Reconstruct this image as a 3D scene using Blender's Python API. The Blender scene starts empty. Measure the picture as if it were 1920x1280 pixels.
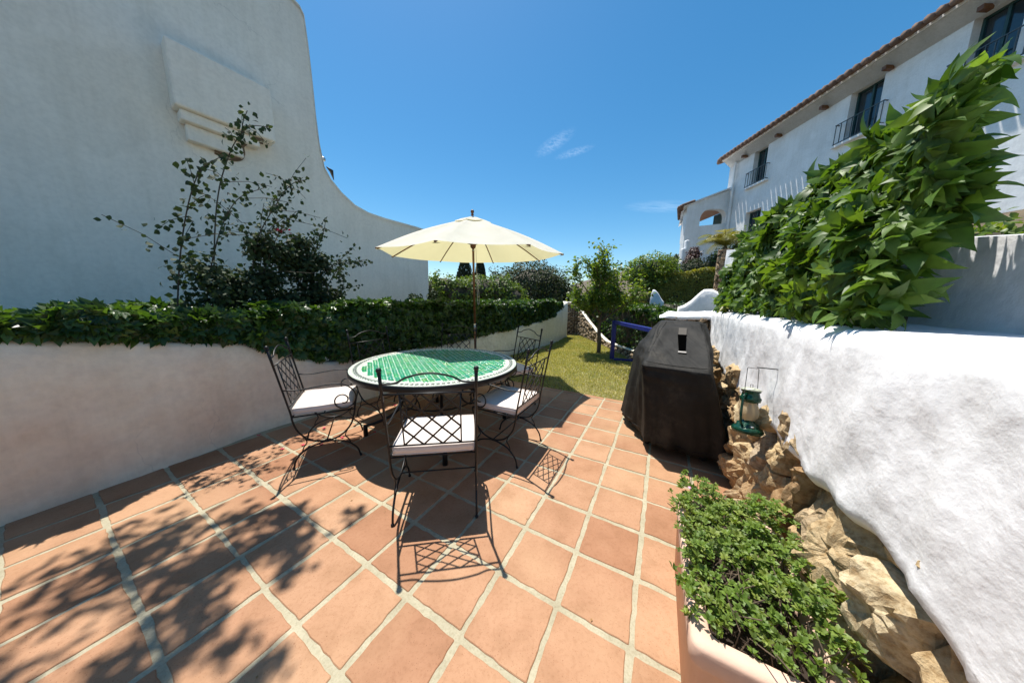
import bpy, bmesh, math, random
import numpy as np
from math import sin, cos, pi, radians
from mathutils import Vector, Matrix, noise as mn
random.seed(11); RNG = np.random.default_rng(11)
SC = bpy.context.scene; COL = SC.collection
# ------------------------------------------------------------------ camera
CH = 1.46
cam_d = bpy.data.cameras.new('camera'); cam = bpy.data.objects.new('camera', cam_d); COL.objects.link(cam)
PITCH, ROLL = 0.1548, 0.0155
_f = Vector((0, cos(PITCH), -sin(PITCH))); _r = Vector((1, 0, 0)); _u = _r.cross(_f)
_R = cos(ROLL)*_r + sin(ROLL)*_u; _U = -sin(ROLL)*_r + cos(ROLL)*_u
cam.matrix_world = Matrix(((_R.x, _U.x, -_f.x, 0), (_R.y, _U.y, -_f.y, 0), (_R.z, _U.z, -_f.z, CH), (0, 0, 0, 1)))
cam_d.sensor_width = 36; cam_d.lens = 505.5/1920*36; cam_d.clip_start = 0.05; cam_d.clip_end = 6000
SC.camera = cam
# ------------------------------------------------------------------ sky, sun, exposure
SUN_EL, SUN_AZ = radians(71.3), radians(-31.9)          # azimuth measured from +Y towards +X
W = bpy.data.worlds.new('World'); SC.world = W; W.use_nodes = True
wn = W.node_tree.nodes; wl = W.node_tree.links
sky = wn.new('ShaderNodeTexSky'); sky.sky_type = 'NISHITA'; sky.sun_disc = False
sky.sun_elevation = SUN_EL; sky.sun_rotation = SUN_AZ
sky.air_density = 1.0; sky.dust_density = 0.35; sky.ozone_density = 2.2; sky.altitude = 50
bg = wn['Background']; bg.inputs['Strength'].default_value = 0.081
hs = wn.new('ShaderNodeHueSaturation'); hs.inputs['Saturation'].default_value = 1.34; hs.inputs['Hue'].default_value = .489
wl.new(sky.outputs[0], hs.inputs['Color']); wl.new(hs.outputs[0], bg.inputs['Color'])
sd = bpy.data.lights.new('sun', 'SUN'); sd.energy = 4.05; sd.angle = radians(0.53); sd.color = (1.0, 0.955, 0.87)
sun = bpy.data.objects.new('sun', sd); COL.objects.link(sun)
SUNV = Vector((sin(SUN_AZ)*cos(SUN_EL), cos(SUN_AZ)*cos(SUN_EL), sin(SUN_EL)))
sun.rotation_euler = SUNV.to_track_quat('Z', 'Y').to_euler()
SC.view_settings.view_transform = 'Standard'; SC.view_settings.look = 'None'
SC.view_settings.gamma = 1; SC.view_settings.use_curve_mapping = False; SC.view_settings.exposure = 0.93
SC.render.film_transparent = False
SC.cycles.max_bounces = 6; SC.cycles.transparent_max_bounces = 12; SC.cycles.diffuse_bounces = 3; SC.cycles.glossy_bounces = 3
SC.cycles.use_denoising = True

# ------------------------------------------------------------------ helpers
def V3(*a): return Vector(a)
def tag(o, label=None, cat=None, group=None, kind=None):
    if label: o['label'] = label
    if cat: o['category'] = cat
    if group: o['group'] = group
    if kind: o['kind'] = kind
    return o
def empty(name, loc=(0, 0, 0), rz=0, label=None, cat=None, group=None):
    o = bpy.data.objects.new(name, None); COL.objects.link(o); o.location = loc; o.rotation_euler = (0, 0, rz)
    o.empty_display_size = .1
    return tag(o, label, cat, group)
def link(name, me, mat=None, parent=None, kind=None):
    if mat is not None and not me.materials: me.materials.append(mat)
    o = bpy.data.objects.new(name, me); COL.objects.link(o)
    if parent: o.parent = parent
    if kind: o['kind'] = kind
    return o
def mk(name, v, f, mat, parent=None, smooth=False, kind=None):
    me = bpy.data.meshes.new(name); me.from_pydata([tuple(x) for x in v], [], f); me.update()
    if smooth: me.shade_smooth()
    return link(name, me, mat, parent, kind)
class MB:
    def __init__(s): s.v = []; s.f = []
    def add(s, v, f):
        n = len(s.v); s.v += [tuple(x) for x in v]; s.f += [tuple(i+n for i in q) for q in f]; return s
    def box(s, c, d, rz=0, tilt=None):
        x, y, z = [k/2 for k in d]
        P = [V3(a*x, b*y, e*z) for e in (-1, 1) for a, b in ((-1, -1), (1, -1), (1, 1), (-1, 1))]
        M = Matrix.Rotation(rz, 3, 'Z')
        if tilt is not None: M = tilt
        P = [M @ p + Vector(c) for p in P]
        return s.add(P, [(3, 2, 1, 0), (4, 5, 6, 7), (0, 1, 5, 4), (1, 2, 6, 5), (2, 3, 7, 6), (3, 0, 4, 7)])
    def tube(s, pts, r, n=8, flat=None):
        pts = [Vector(p) for p in pts]; m = len(pts)
        rr = r if isinstance(r, (list, tuple)) else [r]*m
        vs = []; fs = []; prev = None
        for i, p in enumerate(pts):
            t = (pts[min(i+1, m-1)] - pts[max(i-1, 0)]).normalized()
            if prev is None:
                a = Vector((1, 0, 0)) if abs(t.x) < .8 else Vector((0, 0, 1))
                a = (a - t*a.dot(t)).normalized()
            else:
                a = prev - t*prev.dot(t); a = a.normalized() if a.length > 1e-6 else t.orthogonal().normalized()
            prev = a; b = t.cross(a)
            for k in range(n):
                th = 2*pi*k/n; e = 1 if flat is None else flat
                vs.append(p + rr[i]*(cos(th)*a + e*sin(th)*b))
        for i in range(m-1):
            for k in range(n):
                k2 = (k+1) % n; fs.append((i*n+k, i*n+k2, (i+1)*n+k2, (i+1)*n+k))
        fs.append(tuple(range(n-1, -1, -1))); fs.append(tuple((m-1)*n+k for k in range(n)))
        return s.add(vs, fs)
    def lathe(s, prof, c=(0, 0, 0), n=24, cap=True):
        vs = []; fs = []; m = len(prof)
        for r, z in prof:
            for k in range(n): vs.append((c[0]+r*cos(2*pi*k/n), c[1]+r*sin(2*pi*k/n), c[2]+z))
        for i in range(m-1):
            for k in range(n):
                k2 = (k+1) % n; fs.append((i*n+k, i*n+k2, (i+1)*n+k2, (i+1)*n+k))
        if cap:
            fs.append(tuple(range(n-1, -1, -1))); fs.append(tuple((m-1)*n+k for k in range(n)))
        return s.add(vs, fs)
    def ball(s, c, r, n=10):
        prof = [(r*sin(pi*i/6)+1e-4, -r*cos(pi*i/6)) for i in range(7)]
        return s.lathe(prof, c, n)
    def prism(s, poly, z0, z1):
        n = len(poly)
        return s.add([(x, y, z0) for x, y in poly] + [(x, y, z1) for x, y in poly],
                     [tuple(range(n-1, -1, -1)), tuple(range(n, 2*n))] + [(i, (i+1) % n, n+(i+1) % n, n+i) for i in range(n)])
    def build(s, name, mat, parent=None, smooth=False, kind=None, bevel=0):
        o = mk(name, s.v, s.f, mat, parent, smooth, kind)
        if bevel:
            md = o.modifiers.new('b', 'BEVEL'); md.width = bevel; md.segments = 2; md.limit_method = 'ANGLE'
        return o
def spline(pts, n=8):
    P = [Vector(p) for p in pts]; P = [P[0]*2-P[1]] + P + [P[-1]*2-P[-2]]; out = []
    for i in range(1, len(P)-2):
        for k in range(n):
            t = k/n; a, b, c, d = P[i-1:i+3]
            out.append(.5*((2*b)+(-a+c)*t+(2*a-5*b+4*c-d)*t*t+(-a+3*b-3*c+d)*t**3))
    out.append(P[-2]); return out
def fbm(p, s=1.0, o=3):
    return mn.fractal(Vector(p)*s, 1.0, 2.0, o)

# ------------------------------------------------------------------ materials
def newmat(name):
    m = bpy.data.materials.new(name); m.use_nodes = True
    nt = m.node_tree; return m, nt, nt.nodes, nt.links, nt.nodes['Principled BSDF']
def noise_ramp(nt, vec, scale, detail, stops, rough=.55):
    n = nt.nodes.new('ShaderNodeTexNoise'); n.inputs['Scale'].default_value = scale; n.inputs['Detail'].default_value = detail
    n.inputs['Roughness'].default_value = rough
    if vec: nt.links.new(vec, n.inputs['Vector'])
    r = nt.nodes.new('ShaderNodeValToRGB'); e = r.color_ramp.elements
    while len(e) < len(stops): e.new(.5)
    for k, (p, c) in enumerate(stops): e[k].position = p; e[k].color = (*c, 1) if len(c) == 3 else c
    nt.links.new(n.outputs['Fac'], r.inputs['Fac']); return n, r
def mixc(nt, fac, a, b, mode='MIX'):
    m = nt.nodes.new('ShaderNodeMix'); m.data_type = 'RGBA'; m.blend_type = mode
    for s, k in ((fac, 0), (a, 6), (b, 7)):
        if hasattr(s, 'links'): nt.links.new(s, m.inputs[k])
        elif k == 0: m.inputs[0].default_value = s
        else: m.inputs[k].default_value = (*s, 1)
    return m.outputs[2]
def bump(nt, bsdf, h, strength=.3, dist=.01, prev=None):
    b = nt.nodes.new('ShaderNodeBump'); b.inputs['Strength'].default_value = strength; b.inputs['Distance'].default_value = dist
    nt.links.new(h, b.inputs['Height'])
    if prev: nt.links.new(prev, b.inputs['Normal'])
    nt.links.new(b.outputs[0], bsdf.inputs['Normal']); return b.outputs[0]
def simple(name, col, rough=.5, metal=0, var=.15, scale=8, bmp=.1, bscale=60, bdist=.004, spec=.5):
    m, nt, N, L, P = newmat(name)
    tc = N.new('ShaderNodeTexCoord')
    lo = tuple(c*(1-var) for c in col); hi = tuple(min(1, c*(1+var)) for c in col)
    n, r = noise_ramp(nt, tc.outputs['Object'], scale, 5, [(.3, lo), (.7, hi)])
    L.new(r.outputs[0], P.inputs['Base Color']); P.inputs['Roughness'].default_value = rough; P.inputs['Metallic'].default_value = metal
    P.inputs['Specular IOR Level'].default_value = spec
    if bmp:
        n2 = N.new('ShaderNodeTexNoise'); n2.inputs['Scale'].default_value = bscale; n2.inputs['Detail'].default_value = 4
        L.new(tc.outputs['Object'], n2.inputs['Vector']); bump(nt, P, n2.outputs['Fac'], bmp, bdist)
    return m
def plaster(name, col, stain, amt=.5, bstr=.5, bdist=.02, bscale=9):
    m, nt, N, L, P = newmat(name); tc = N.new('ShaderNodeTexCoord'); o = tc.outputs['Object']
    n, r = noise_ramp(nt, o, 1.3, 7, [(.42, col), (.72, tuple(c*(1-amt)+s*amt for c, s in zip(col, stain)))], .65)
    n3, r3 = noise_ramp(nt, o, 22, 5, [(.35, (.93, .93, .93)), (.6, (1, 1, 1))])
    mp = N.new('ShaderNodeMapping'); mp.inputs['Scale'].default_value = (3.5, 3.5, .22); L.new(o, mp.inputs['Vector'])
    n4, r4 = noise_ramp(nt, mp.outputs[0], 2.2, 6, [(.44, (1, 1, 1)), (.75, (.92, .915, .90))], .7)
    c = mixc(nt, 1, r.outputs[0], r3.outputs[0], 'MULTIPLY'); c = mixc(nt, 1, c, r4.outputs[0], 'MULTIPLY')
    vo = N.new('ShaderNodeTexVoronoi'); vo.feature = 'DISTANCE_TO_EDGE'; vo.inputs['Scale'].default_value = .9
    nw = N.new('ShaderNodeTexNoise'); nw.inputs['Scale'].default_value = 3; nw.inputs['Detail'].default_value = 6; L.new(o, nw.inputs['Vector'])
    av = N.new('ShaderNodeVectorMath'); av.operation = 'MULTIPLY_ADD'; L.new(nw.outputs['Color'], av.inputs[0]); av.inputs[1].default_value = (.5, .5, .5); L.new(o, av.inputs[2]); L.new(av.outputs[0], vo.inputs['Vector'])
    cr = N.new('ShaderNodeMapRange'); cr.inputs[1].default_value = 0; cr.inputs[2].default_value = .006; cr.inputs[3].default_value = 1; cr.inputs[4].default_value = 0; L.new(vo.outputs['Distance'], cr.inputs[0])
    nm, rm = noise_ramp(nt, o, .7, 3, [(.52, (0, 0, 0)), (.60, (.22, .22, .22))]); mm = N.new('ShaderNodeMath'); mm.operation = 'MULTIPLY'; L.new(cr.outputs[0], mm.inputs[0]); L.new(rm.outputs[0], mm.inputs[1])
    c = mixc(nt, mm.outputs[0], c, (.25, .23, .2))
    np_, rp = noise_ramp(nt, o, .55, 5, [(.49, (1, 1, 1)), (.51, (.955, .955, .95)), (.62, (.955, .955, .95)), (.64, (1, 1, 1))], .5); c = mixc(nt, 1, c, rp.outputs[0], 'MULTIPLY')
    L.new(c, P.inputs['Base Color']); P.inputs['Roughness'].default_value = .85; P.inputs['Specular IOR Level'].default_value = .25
    n2 = N.new('ShaderNodeTexNoise'); n2.inputs['Scale'].default_value = bscale; n2.inputs['Detail'].default_value = 7; L.new(o, n2.inputs['Vector'])
    n5 = N.new('ShaderNodeTexNoise'); n5.inputs['Scale'].default_value = 130; n5.inputs['Detail'].default_value = 3; L.new(o, n5.inputs['Vector'])
    b1 = bump(nt, P, n2.outputs['Fac'], bstr, bdist); bump(nt, P, n5.outputs['Fac'], .3, .002, b1)
    return m
def leafmat(name, cols, trans=.35, gloss=.45, tcol=None):
    """cols: list of colours picked per leaf."""
    m, nt, N, L, P = newmat(name)
    at = N.new('ShaderNodeAttribute'); at.attribute_name = 'tint'; oi = N.new('ShaderNodeObjectInfo')
    ad = N.new('ShaderNodeMath'); ad.operation = 'ADD'; L.new(at.outputs['Fac'], ad.inputs[0]); L.new(oi.outputs['Random'], ad.inputs[1])
    fr = N.new('ShaderNodeMath'); fr.operation = 'FRACT'; L.new(ad.outputs[0], fr.inputs[0])
    r = N.new('ShaderNodeValToRGB'); e = r.color_ramp.elements
    while len(e) < len(cols): e.new(.5)
    for k, c in enumerate(cols): e[k].position = k/(len(cols)-1); e[k].color = (*c, 1)
    L.new(fr.outputs[0], r.inputs['Fac'])
    tc = N.new('ShaderNodeTexCoord'); n, rr = noise_ramp(nt, tc.outputs['Object'], 40, 3, [(.3, (.8, .8, .8)), (.7, (1.1, 1.1, 1.1))])
    c = mixc(nt, 1, r.outputs[0], rr.outputs[0], 'MULTIPLY')
    L.new(c, P.inputs['Base Color']); P.inputs['Roughness'].default_value = gloss; P.inputs['Specular IOR Level'].default_value = .5
    t = N.new('ShaderNodeBsdfTranslucent')
    tcl = mixc(nt, 1, c, tcol or (1.5, 1.45, .5), 'MULTIPLY'); L.new(tcl, t.inputs['Color'])
    mx = N.new('ShaderNodeMixShader'); mx.inputs[0].default_value = trans
    L.new(P.outputs[0], mx.inputs[1]); L.new(t.outputs[0], mx.inputs[2]); L.new(mx.outputs[0], N['Material Output'].inputs['Surface'])
    return m
def tile_mat():
    m, nt, N, L, P = newmat('terracotta'); tc = N.new('ShaderNodeTexCoord'); oi = N.new('ShaderNodeObjectInfo'); geo = N.new('ShaderNodeNewGeometry')
    at = N.new('ShaderNodeAttribute'); at.attribute_name = 'tint'
    ad = N.new('ShaderNodeMath'); ad.operation = 'ADD'; L.new(at.outputs['Fac'], ad.inputs[0]); L.new(oi.outputs['Random'], ad.inputs[1])
    fr = N.new('ShaderNodeMath'); fr.operation = 'FRACT'; L.new(ad.outputs[0], fr.inputs[0])
    r = N.new('ShaderNodeValToRGB'); e = r.color_ramp.elements
    for _ in range(3): e.new(.5)
    for k, c in enumerate([(.315, .158, .086), (.37, .200, .112), (.29, .138, .072), (.395, .225, .128), (.335, .168, .088)]): e[k].position = k/4; e[k].color = (*c, 1)
    L.new(fr.outputs[0], r.inputs['Fac'])
    pos = geo.outputs['Position']
    n1, r1 = noise_ramp(nt, pos, 4.5, 6, [(.35, (.86, .84, .8)), (.5, (1, 1, 1)), (.7, (1.12, 1.16, 1.2))], .62)
    n2, r2 = noise_ramp(nt, pos, 60, 4, [(.34, (.90, .87, .84)), (.5, (1, 1, 1))])
    n3, r3 = noise_ramp(nt, pos, 190, 2, [(.28, (.55, .42, .35)), (.36, (1, 1, 1))])
    n4, r4 = noise_ramp(nt, pos, 1.1, 4, [(.48, (0, 0, 0)), (.75, (1, 1, 1))])
    c = mixc(nt, 1, r.outputs[0], r1.outputs[0], 'MULTIPLY'); c = mixc(nt, 1, c, r2.outputs[0], 'MULTIPLY'); c = mixc(nt, 1, c, r3.outputs[0], 'MULTIPLY')
    mm = N.new('ShaderNodeMath'); mm.operation = 'MULTIPLY'; mm.inputs[1].default_value = .45; L.new(r4.outputs[0], mm.inputs[0])
    c = mixc(nt, mm.outputs[0], c, (.43, .28, .155))
    L.new(c, P.inputs['Base Color']); P.inputs['Roughness'].default_value = .72; P.inputs['Specular IOR Level'].default_value = .3
    b = bump(nt, P, n2.outputs['Fac'], .25, .003); bump(nt, P, n3.outputs['Fac'], .3, .0015, b)
    return m
def grout_mat():
    m, nt, N, L, P = newmat('grout'); geo = N.new('ShaderNodeNewGeometry'); pos = geo.outputs['Position']
    n1, r1 = noise_ramp(nt, pos, 7, 6, [(.3, (.30, .265, .18)), (.7, (.43, .39, .28))], .65)
    n2, r2 = noise_ramp(nt, pos, 120, 4, [(.3, (.82, .8, .76)), (.55, (1, 1, 1))])
    c = mixc(nt, 1, r1.outputs[0], r2.outputs[0], 'MULTIPLY'); L.new(c, P.inputs['Base Color']); P.inputs['Roughness'].default_value = .95
    bump(nt, P, n2.outputs['Fac'], .5, .004); return m
def stone_mat(name, cols, sc=1):
    m, nt, N, L, P = newmat(name); tc = N.new('ShaderNodeTexCoord'); oi = N.new('ShaderNodeObjectInfo'); geo = N.new('ShaderNodeNewGeometry'); pos = geo.outputs['Position']
    at = N.new('ShaderNodeAttribute'); at.attribute_name = 'tint'
    ad = N.new('ShaderNodeMath'); ad.operation = 'ADD'; L.new(at.outputs['Fac'], ad.inputs[0]); L.new(oi.outputs['Random'], ad.inputs[1])
    fr = N.new('ShaderNodeMath'); fr.operation = 'FRACT'; L.new(ad.outputs[0], fr.inputs[0])
    r = N.new('ShaderNodeValToRGB'); e = r.color_ramp.elements
    while len(e) < len(cols): e.new(.5)
    for k, c in enumerate(cols): e[k].position = k/(len(cols)-1); e[k].color = (*c, 1)
    L.new(fr.outputs[0], r.inputs['Fac'])
    n1, r1 = noise_ramp(nt, pos, 9*sc, 8, [(.3, (.5, .42, .33)), (.48, (.95, .92, .86)), (.68, (1.25, 1.22, 1.15))], .68)
    n2, r2 = noise_ramp(nt, pos, 45*sc, 6, [(.32, (.6, .52, .42)), (.55, (1, 1, 1))], .65)
    c = mixc(nt, 1, r.outputs[0], r1.outputs[0], 'MULTIPLY'); c = mixc(nt, 1, c, r2.outputs[0], 'MULTIPLY')
    L.new(c, P.inputs['Base Color']); P.inputs['Roughness'].default_value = .9; P.inputs['Specular IOR Level'].default_value = .2
    b = bump(nt, P, n1.outputs['Fac'], .8, .03); bump(nt, P, n2.outputs['Fac'], .6, .008, b); return m
M = {}
M['tile'] = tile_mat(); M['grout'] = grout_mat()
M['wall_shade'] = plaster('white_plaster_tall', (.95, .885, .78), (.80, .74, .65), .5, .35, .015, 5)
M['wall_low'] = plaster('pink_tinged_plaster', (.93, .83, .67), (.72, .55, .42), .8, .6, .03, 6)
M['wall_far'] = plaster('rough_white_plaster', (.93, .89, .76), (.72, .68, .56), .6, 1.0, .05, 14)
M['white'] = plaster('whitewash', (.88, .88, .90), (.60, .60, .62), .6, .5, .009, 22)
M['house'] = plaster('house_whitewash', (.92, .92, .92), (.62, .62, .6), .4, .5, .03, 3)
M['iron'] = simple('black_iron', (.007, .007, .008), .42, 0, .2, 30, .25, 160, .001, .35)
M['cushion'] = simple('cream_canvas', (.66, .58, .53), .85, 0, .05, 12, .35, 420, .0015, .2)
M['mortar'] = simple('dark_mortar', (.10, .075, .05), .95, 0, .4, 9, .5, 30, .02)
M['stone'] = stone_mat('ochre_stone', [(.42, .30, .17), (.52, .41, .26), (.34, .22, .12), (.58, .49, .34), (.46, .34, .20), (.40, .33, .25)])
M['stone_far'] = stone_mat('brown_stone', [(.26, .18, .12), (.40, .31, .22), (.20, .14, .10), (.45, .37, .28)], .7)
M['wood'] = simple('stained_wood', (.16, .065, .022), .45, 0, .3, 14, .2, 90, .002)
M['bark'] = simple('bark', (.12, .085, .055), .9, 0, .35, 14, .8, 50, .01)
M['twig'] = simple('twig', (.05, .04, .025), .8, 0, .3, 20, .3, 60, .004)
M['blue'] = simple('blue_paint', (.012, .022, .19), .45, 0, .2, 12, .15, 90, .002)
M['soil'] = simple('soil', (.035, .022, .014), .95, 0, .4, 20, .8, 60, .02)
M['planter'] = simple('pink_cast_stone', (.62, .42, .32), .8, 0, .10, 5, .25, 70, .003, .3)
M['roof'] = simple('roof_tile', (.19, .12, .09), .85, 0, .35, 3, .4, 20, .02)
M['dark_glass'] = simple('window_glass', (.02, .035, .045), .08, 0, .1, 4, 0, spec=.8)
M['shutter'] = simple('green_frame', (.02, .07, .075), .5, 0, .1, 4, 0)
M['lantern'] = simple('green_enamel', (.004, .045, .025), .22, .2, .3, 30, .1, 120, .001)
M['lantern_cap'] = simple('faded_cap', (.42, .44, .34), .5, .1, .25, 40, .2, 120, .001)
M['wire'] = simple('wire', (.12, .11, .10), .4, .8, .2, 40, 0)
M['metal'] = simple('pale_metal', (.5, .5, .5), .3, .9, .1, 40, 0)
M['cord'] = simple('cord', (.5, .5, .45), .7, 0, .1, 40, 0)
M['plaster_in'] = simple('terracotta_ceiling', (.5, .30, .22), .85, 0, .1, 3, .2, 20, .01)
M['pink'] = simple('pink_petal', (.75, .35, .55), .6, 0, .15, 30, 0)
M['red'] = simple('red_bract', (.55, .02, .06), .55, 0, .2, 30, 0)
M['dry'] = simple('dry_leaf', (.28, .16, .06), .8, 0, .3, 30, 0)
M['pebble'] = simple('pebble', (.6, .57, .5), .8, 0, .2, 30, 0)
M['rubber'] = simple('rubber', (.02, .02, .02), .6, 0, .2, 30, 0)
M['mosaic_grout'] = simple('pale_mosaic_grout', (.46, .54, .46), .5, 0, .1, 40, .2, 200, .001)
# leaves
M['hedge'] = leafmat('hedge_leaf', [(.020, .055, .012), (.045, .10, .018), (.03, .07, .015), (.10, .19, .03), (.025, .06, .016)], .42, .36)
M['vine'] = leafmat('vine_leaf', [(.05, .115, .018), (.10, .19, .025), (.07, .14, .02), (.15, .25, .035), (.06, .12, .02)], .42, .5)
M['bougain'] = leafmat('bougainvillea_leaf', [(.014, .03, .010), (.028, .052, .014), (.02, .04, .012), (.05, .08, .02)], .18, .75)
M['box'] = leafmat('planter_leaf', [(.10, .17, .025), (.17, .26, .035), (.12, .20, .03), (.25, .31, .06), (.08, .13, .025)], .32, .55)
M['lemon'] = leafmat('lemon_leaf', [(.07, .13, .025), (.14, .22, .035), (.10, .17, .03), (.22, .27, .05), (.08, .14, .025)], .5, .36)
M['olive'] = leafmat('dark_tree_leaf', [(.022, .042, .012), (.05, .07, .02), (.035, .055, .016), (.075, .09, .028)], .3, .6)
M['bright'] = leafmat('bright_shrub_leaf', [(.08, .14, .02), (.14, .21, .03), (.10, .17, .025), (.2, .26, .05)], .4, .45)
M['yellow'] = leafmat('yellow_hedge_leaf', [(.20, .21, .03), (.28, .26, .04), (.15, .18, .03), (.33, .29, .05)], .35, .5)
M['palm'] = leafmat('palm_leaf', [(.20, .20, .05), (.28, .25, .08), (.16, .18, .04), (.30, .28, .10)], .35, .45)
M['cypress'] = leafmat('cypress_leaf', [(.010, .020, .008), (.022, .035, .012), (.015, .028, .010)], .1, .6)
M['grass'] = leafmat('grass_blade', [(.31, .32, .08), (.48, .43, .15), (.24, .29, .06), (.58, .50, .22), (.38, .38, .11)], .3, .5)
M['purple'] = leafmat('purple_leaf', [(.06, .025, .03), (.11, .05, .05), (.08, .04, .035)], .2, .5)

# ------------------------------------------------------------------ leaves
def T_low():
    return np.array([(0, 0, 0), (.32, .42, .07), (0, 1, -.06), (-.32, .42, .07)], float), [(0, 1, 2), (0, 2, 3)]
def T_mid(w=.32):
    v = [(0, 0, 0), (w*.75, .25, .05), (w, .55, .07), (0, 1, -.12), (-w, .55, .07), (-w*.75, .25, .05), (0, .3, 0), (0, .65, -.02)]
    f = [(0, 1, 6), (1, 2, 7, 6), (2, 3, 7), (0, 6, 5), (6, 7, 4, 5), (7, 3, 4)]
    return np.array(v, float), f
def T_fan(base, angs=(-1.35, -.7, 0, .7, 1.35), sc=(.55, .8, 1, .8, .55), droop=.25):
    bv, bf = base; V = []; F = []
    for a, s in zip(angs, sc):
        c_, s_ = cos(a), sin(a); n = len(V)
        for x, y, z in bv*s:
            y2 = y+.12; V.append((x*c_+y2*s_, -x*s_+y2*c_, z - droop*y2*y2))
        F += [tuple(i+n for i in q) for q in bf]
    return np.array(V, float), F
TL, TM = T_low(), T_mid(); TMW = T_mid(.42); TOV = T_mid(.26)
def T_fine(w=.27):
    ys = [0, .12, .3, .5, .7, .87]; ws = [.0, .55, .95, 1, .72, .34]; v = [(0, 0, 0)]; f = []
    for y, k in zip(ys[1:], ws[1:]): z = -.16*y*y; v += [(w*k, y, z+.05*k), (0, y, z), (-w*k, y, z+.05*k)]
    v.append((0, 1.04, -.22)); f += [(0, 1, 2), (0, 2, 3)]
    for i in range(4): a = 1+3*i; f += [(a, a+3, a+4, a+1), (a+1, a+4, a+5, a+2)]
    a = 13; f += [(a, 16, a+1), (a+1, 16, a+2)]
    return np.array(v, float), f
TVINE = T_fan(T_fine(), (-1.5, -.75, 0, .7, 1.45), (.5, .82, 1, .8, .55), .30)
TFAN = T_fan(TM); TFANL = T_fan(TL); TSPR = T_fan(T_mid(.24), (-1.1, -.4, .4, 1.1), (.8, 1, 1, .8), .1)
def frames(N, nrm, jit):
    """random leaf frames: normal ~ nrm jittered, direction random"""
    n = nrm + RNG.normal(size=(N, 3))*jit; n /= np.linalg.norm(n, axis=1)[:, None]+1e-9
    d = RNG.normal(size=(N, 3)); d[:, 2] -= .35; d -= n*(d*n).sum(1)[:, None]; d /= np.linalg.norm(d, axis=1)[:, None]+1e-9
    x = np.cross(d, n)
    return np.stack([x, d, n], 2)           # columns
def bake(name, tpl, P, Rm, S, mat, parent=None, tint=None):
    tv, tf = tpl; N = len(P); k = len(tv)
    if N == 0: return None
    V = np.einsum('nij,kj->nki', Rm, tv)*S[:, None, None] + P[:, None, :]
    V = V.reshape(-1, 3)
    me = bpy.data.meshes.new(name); me.vertices.add(N*k); me.vertices.foreach_set('co', V.ravel())
    ln = [len(q) for q in tf]; flat = np.array([i for q in tf for i in q]); nl = len(flat)
    idx = (flat[None, :] + (np.arange(N)*k)[:, None]).ravel()
    me.loops.add(len(idx)); me.loops.foreach_set('vertex_index', idx.astype(np.int32))
    st = np.cumsum([0]+ln[:-1]); starts = (st[None, :] + (np.arange(N)*nl)[:, None]).ravel()
    me.polygons.add(N*len(tf)); me.polygons.foreach_set('loop_start', starts.astype(np.int32))
    try: me.polygons.foreach_set('loop_total', np.tile(ln, N).astype(np.int32))
    except Exception: pass
    me.update(calc_edges=True)
    a = me.attributes.new('tint', 'FLOAT', 'POINT'); t = RNG.random(N) if tint is None else tint
    a.data.foreach_set('value', np.repeat(t, k).astype(np.float32))
    me.shade_smooth() if k > 6 else None
    return link(name, me, mat, parent, 'stuff')
def leaves(parent, tpl_part, tpl_stuff, P, Rm, S, mat, nparts=300, face=None, pname='leaf', sname='foliage'):
    """nearest, outermost leaves as single parts, the rest as one baked part; parent sits at the world origin unless offset given"""
    N = len(P); used = np.zeros(N, bool)
    off = np.array(parent.location) if parent else np.zeros(3)
    if nparts:
        cam0 = np.array([0, 0, CH]); D = np.linalg.norm(P-cam0, axis=1)
        px = P[:, 0]/np.maximum(P[:, 1], .01)
        sc = S/D*(1 if face is None else (.25+face))*(np.abs(px) < .97)*(P[:, 1] > .2)
        ids = np.argsort(-sc)[:nparts]; used[ids] = True
        me = bpy.data.meshes.new(pname); me.from_pydata([tuple(v) for v in tpl_part[0]], [], tpl_part[1]); me.update(); me.shade_smooth(); me.materials.append(mat)
        for i in ids:
            o = bpy.data.objects.new(pname, me); COL.objects.link(o); o.parent = parent
            Mx = Matrix([[*(Rm[i][r]*S[i]), P[i][r]-off[r]] for r in range(3)] + [[0, 0, 0, 1]])
            o.matrix_local = Mx
    r = ~used
    bake(sname, tpl_stuff, P[r]-off, Rm[r], S[r], mat, parent)
def path_pts(path, closed=False, step=.05):
    P = spline([(x, y, 0) for x, y in path], 24); out = [P[0]]
    for p in P:
        if (p-out[-1]).length >= step: out.append(p)
    return out
def sample_path(path, N):
    P = np.array([tuple(p)[:2] for p in path_pts(path)]); seg = np.linalg.norm(np.diff(P, axis=0), axis=1); L = np.concatenate([[0], np.cumsum(seg)])
    s = RNG.random(N)*L[-1]; i = np.clip(np.searchsorted(L, s)-1, 0, len(seg)-1); t = (s-L[i])/seg[i]
    Q = P[i]+(P[i+1]-P[i])*t[:, None]; T = (P[i+1]-P[i])/seg[i][:, None]; Nn = np.stack([-T[:, 1], T[:, 0]], 1)
    return Q, T, Nn, s/L[-1]
def vnoise(P, s, seed=0):
    return np.array([mn.noise(Vector((p[0]*s+seed, p[1]*s, p[2]*s))) for p in P])
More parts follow.
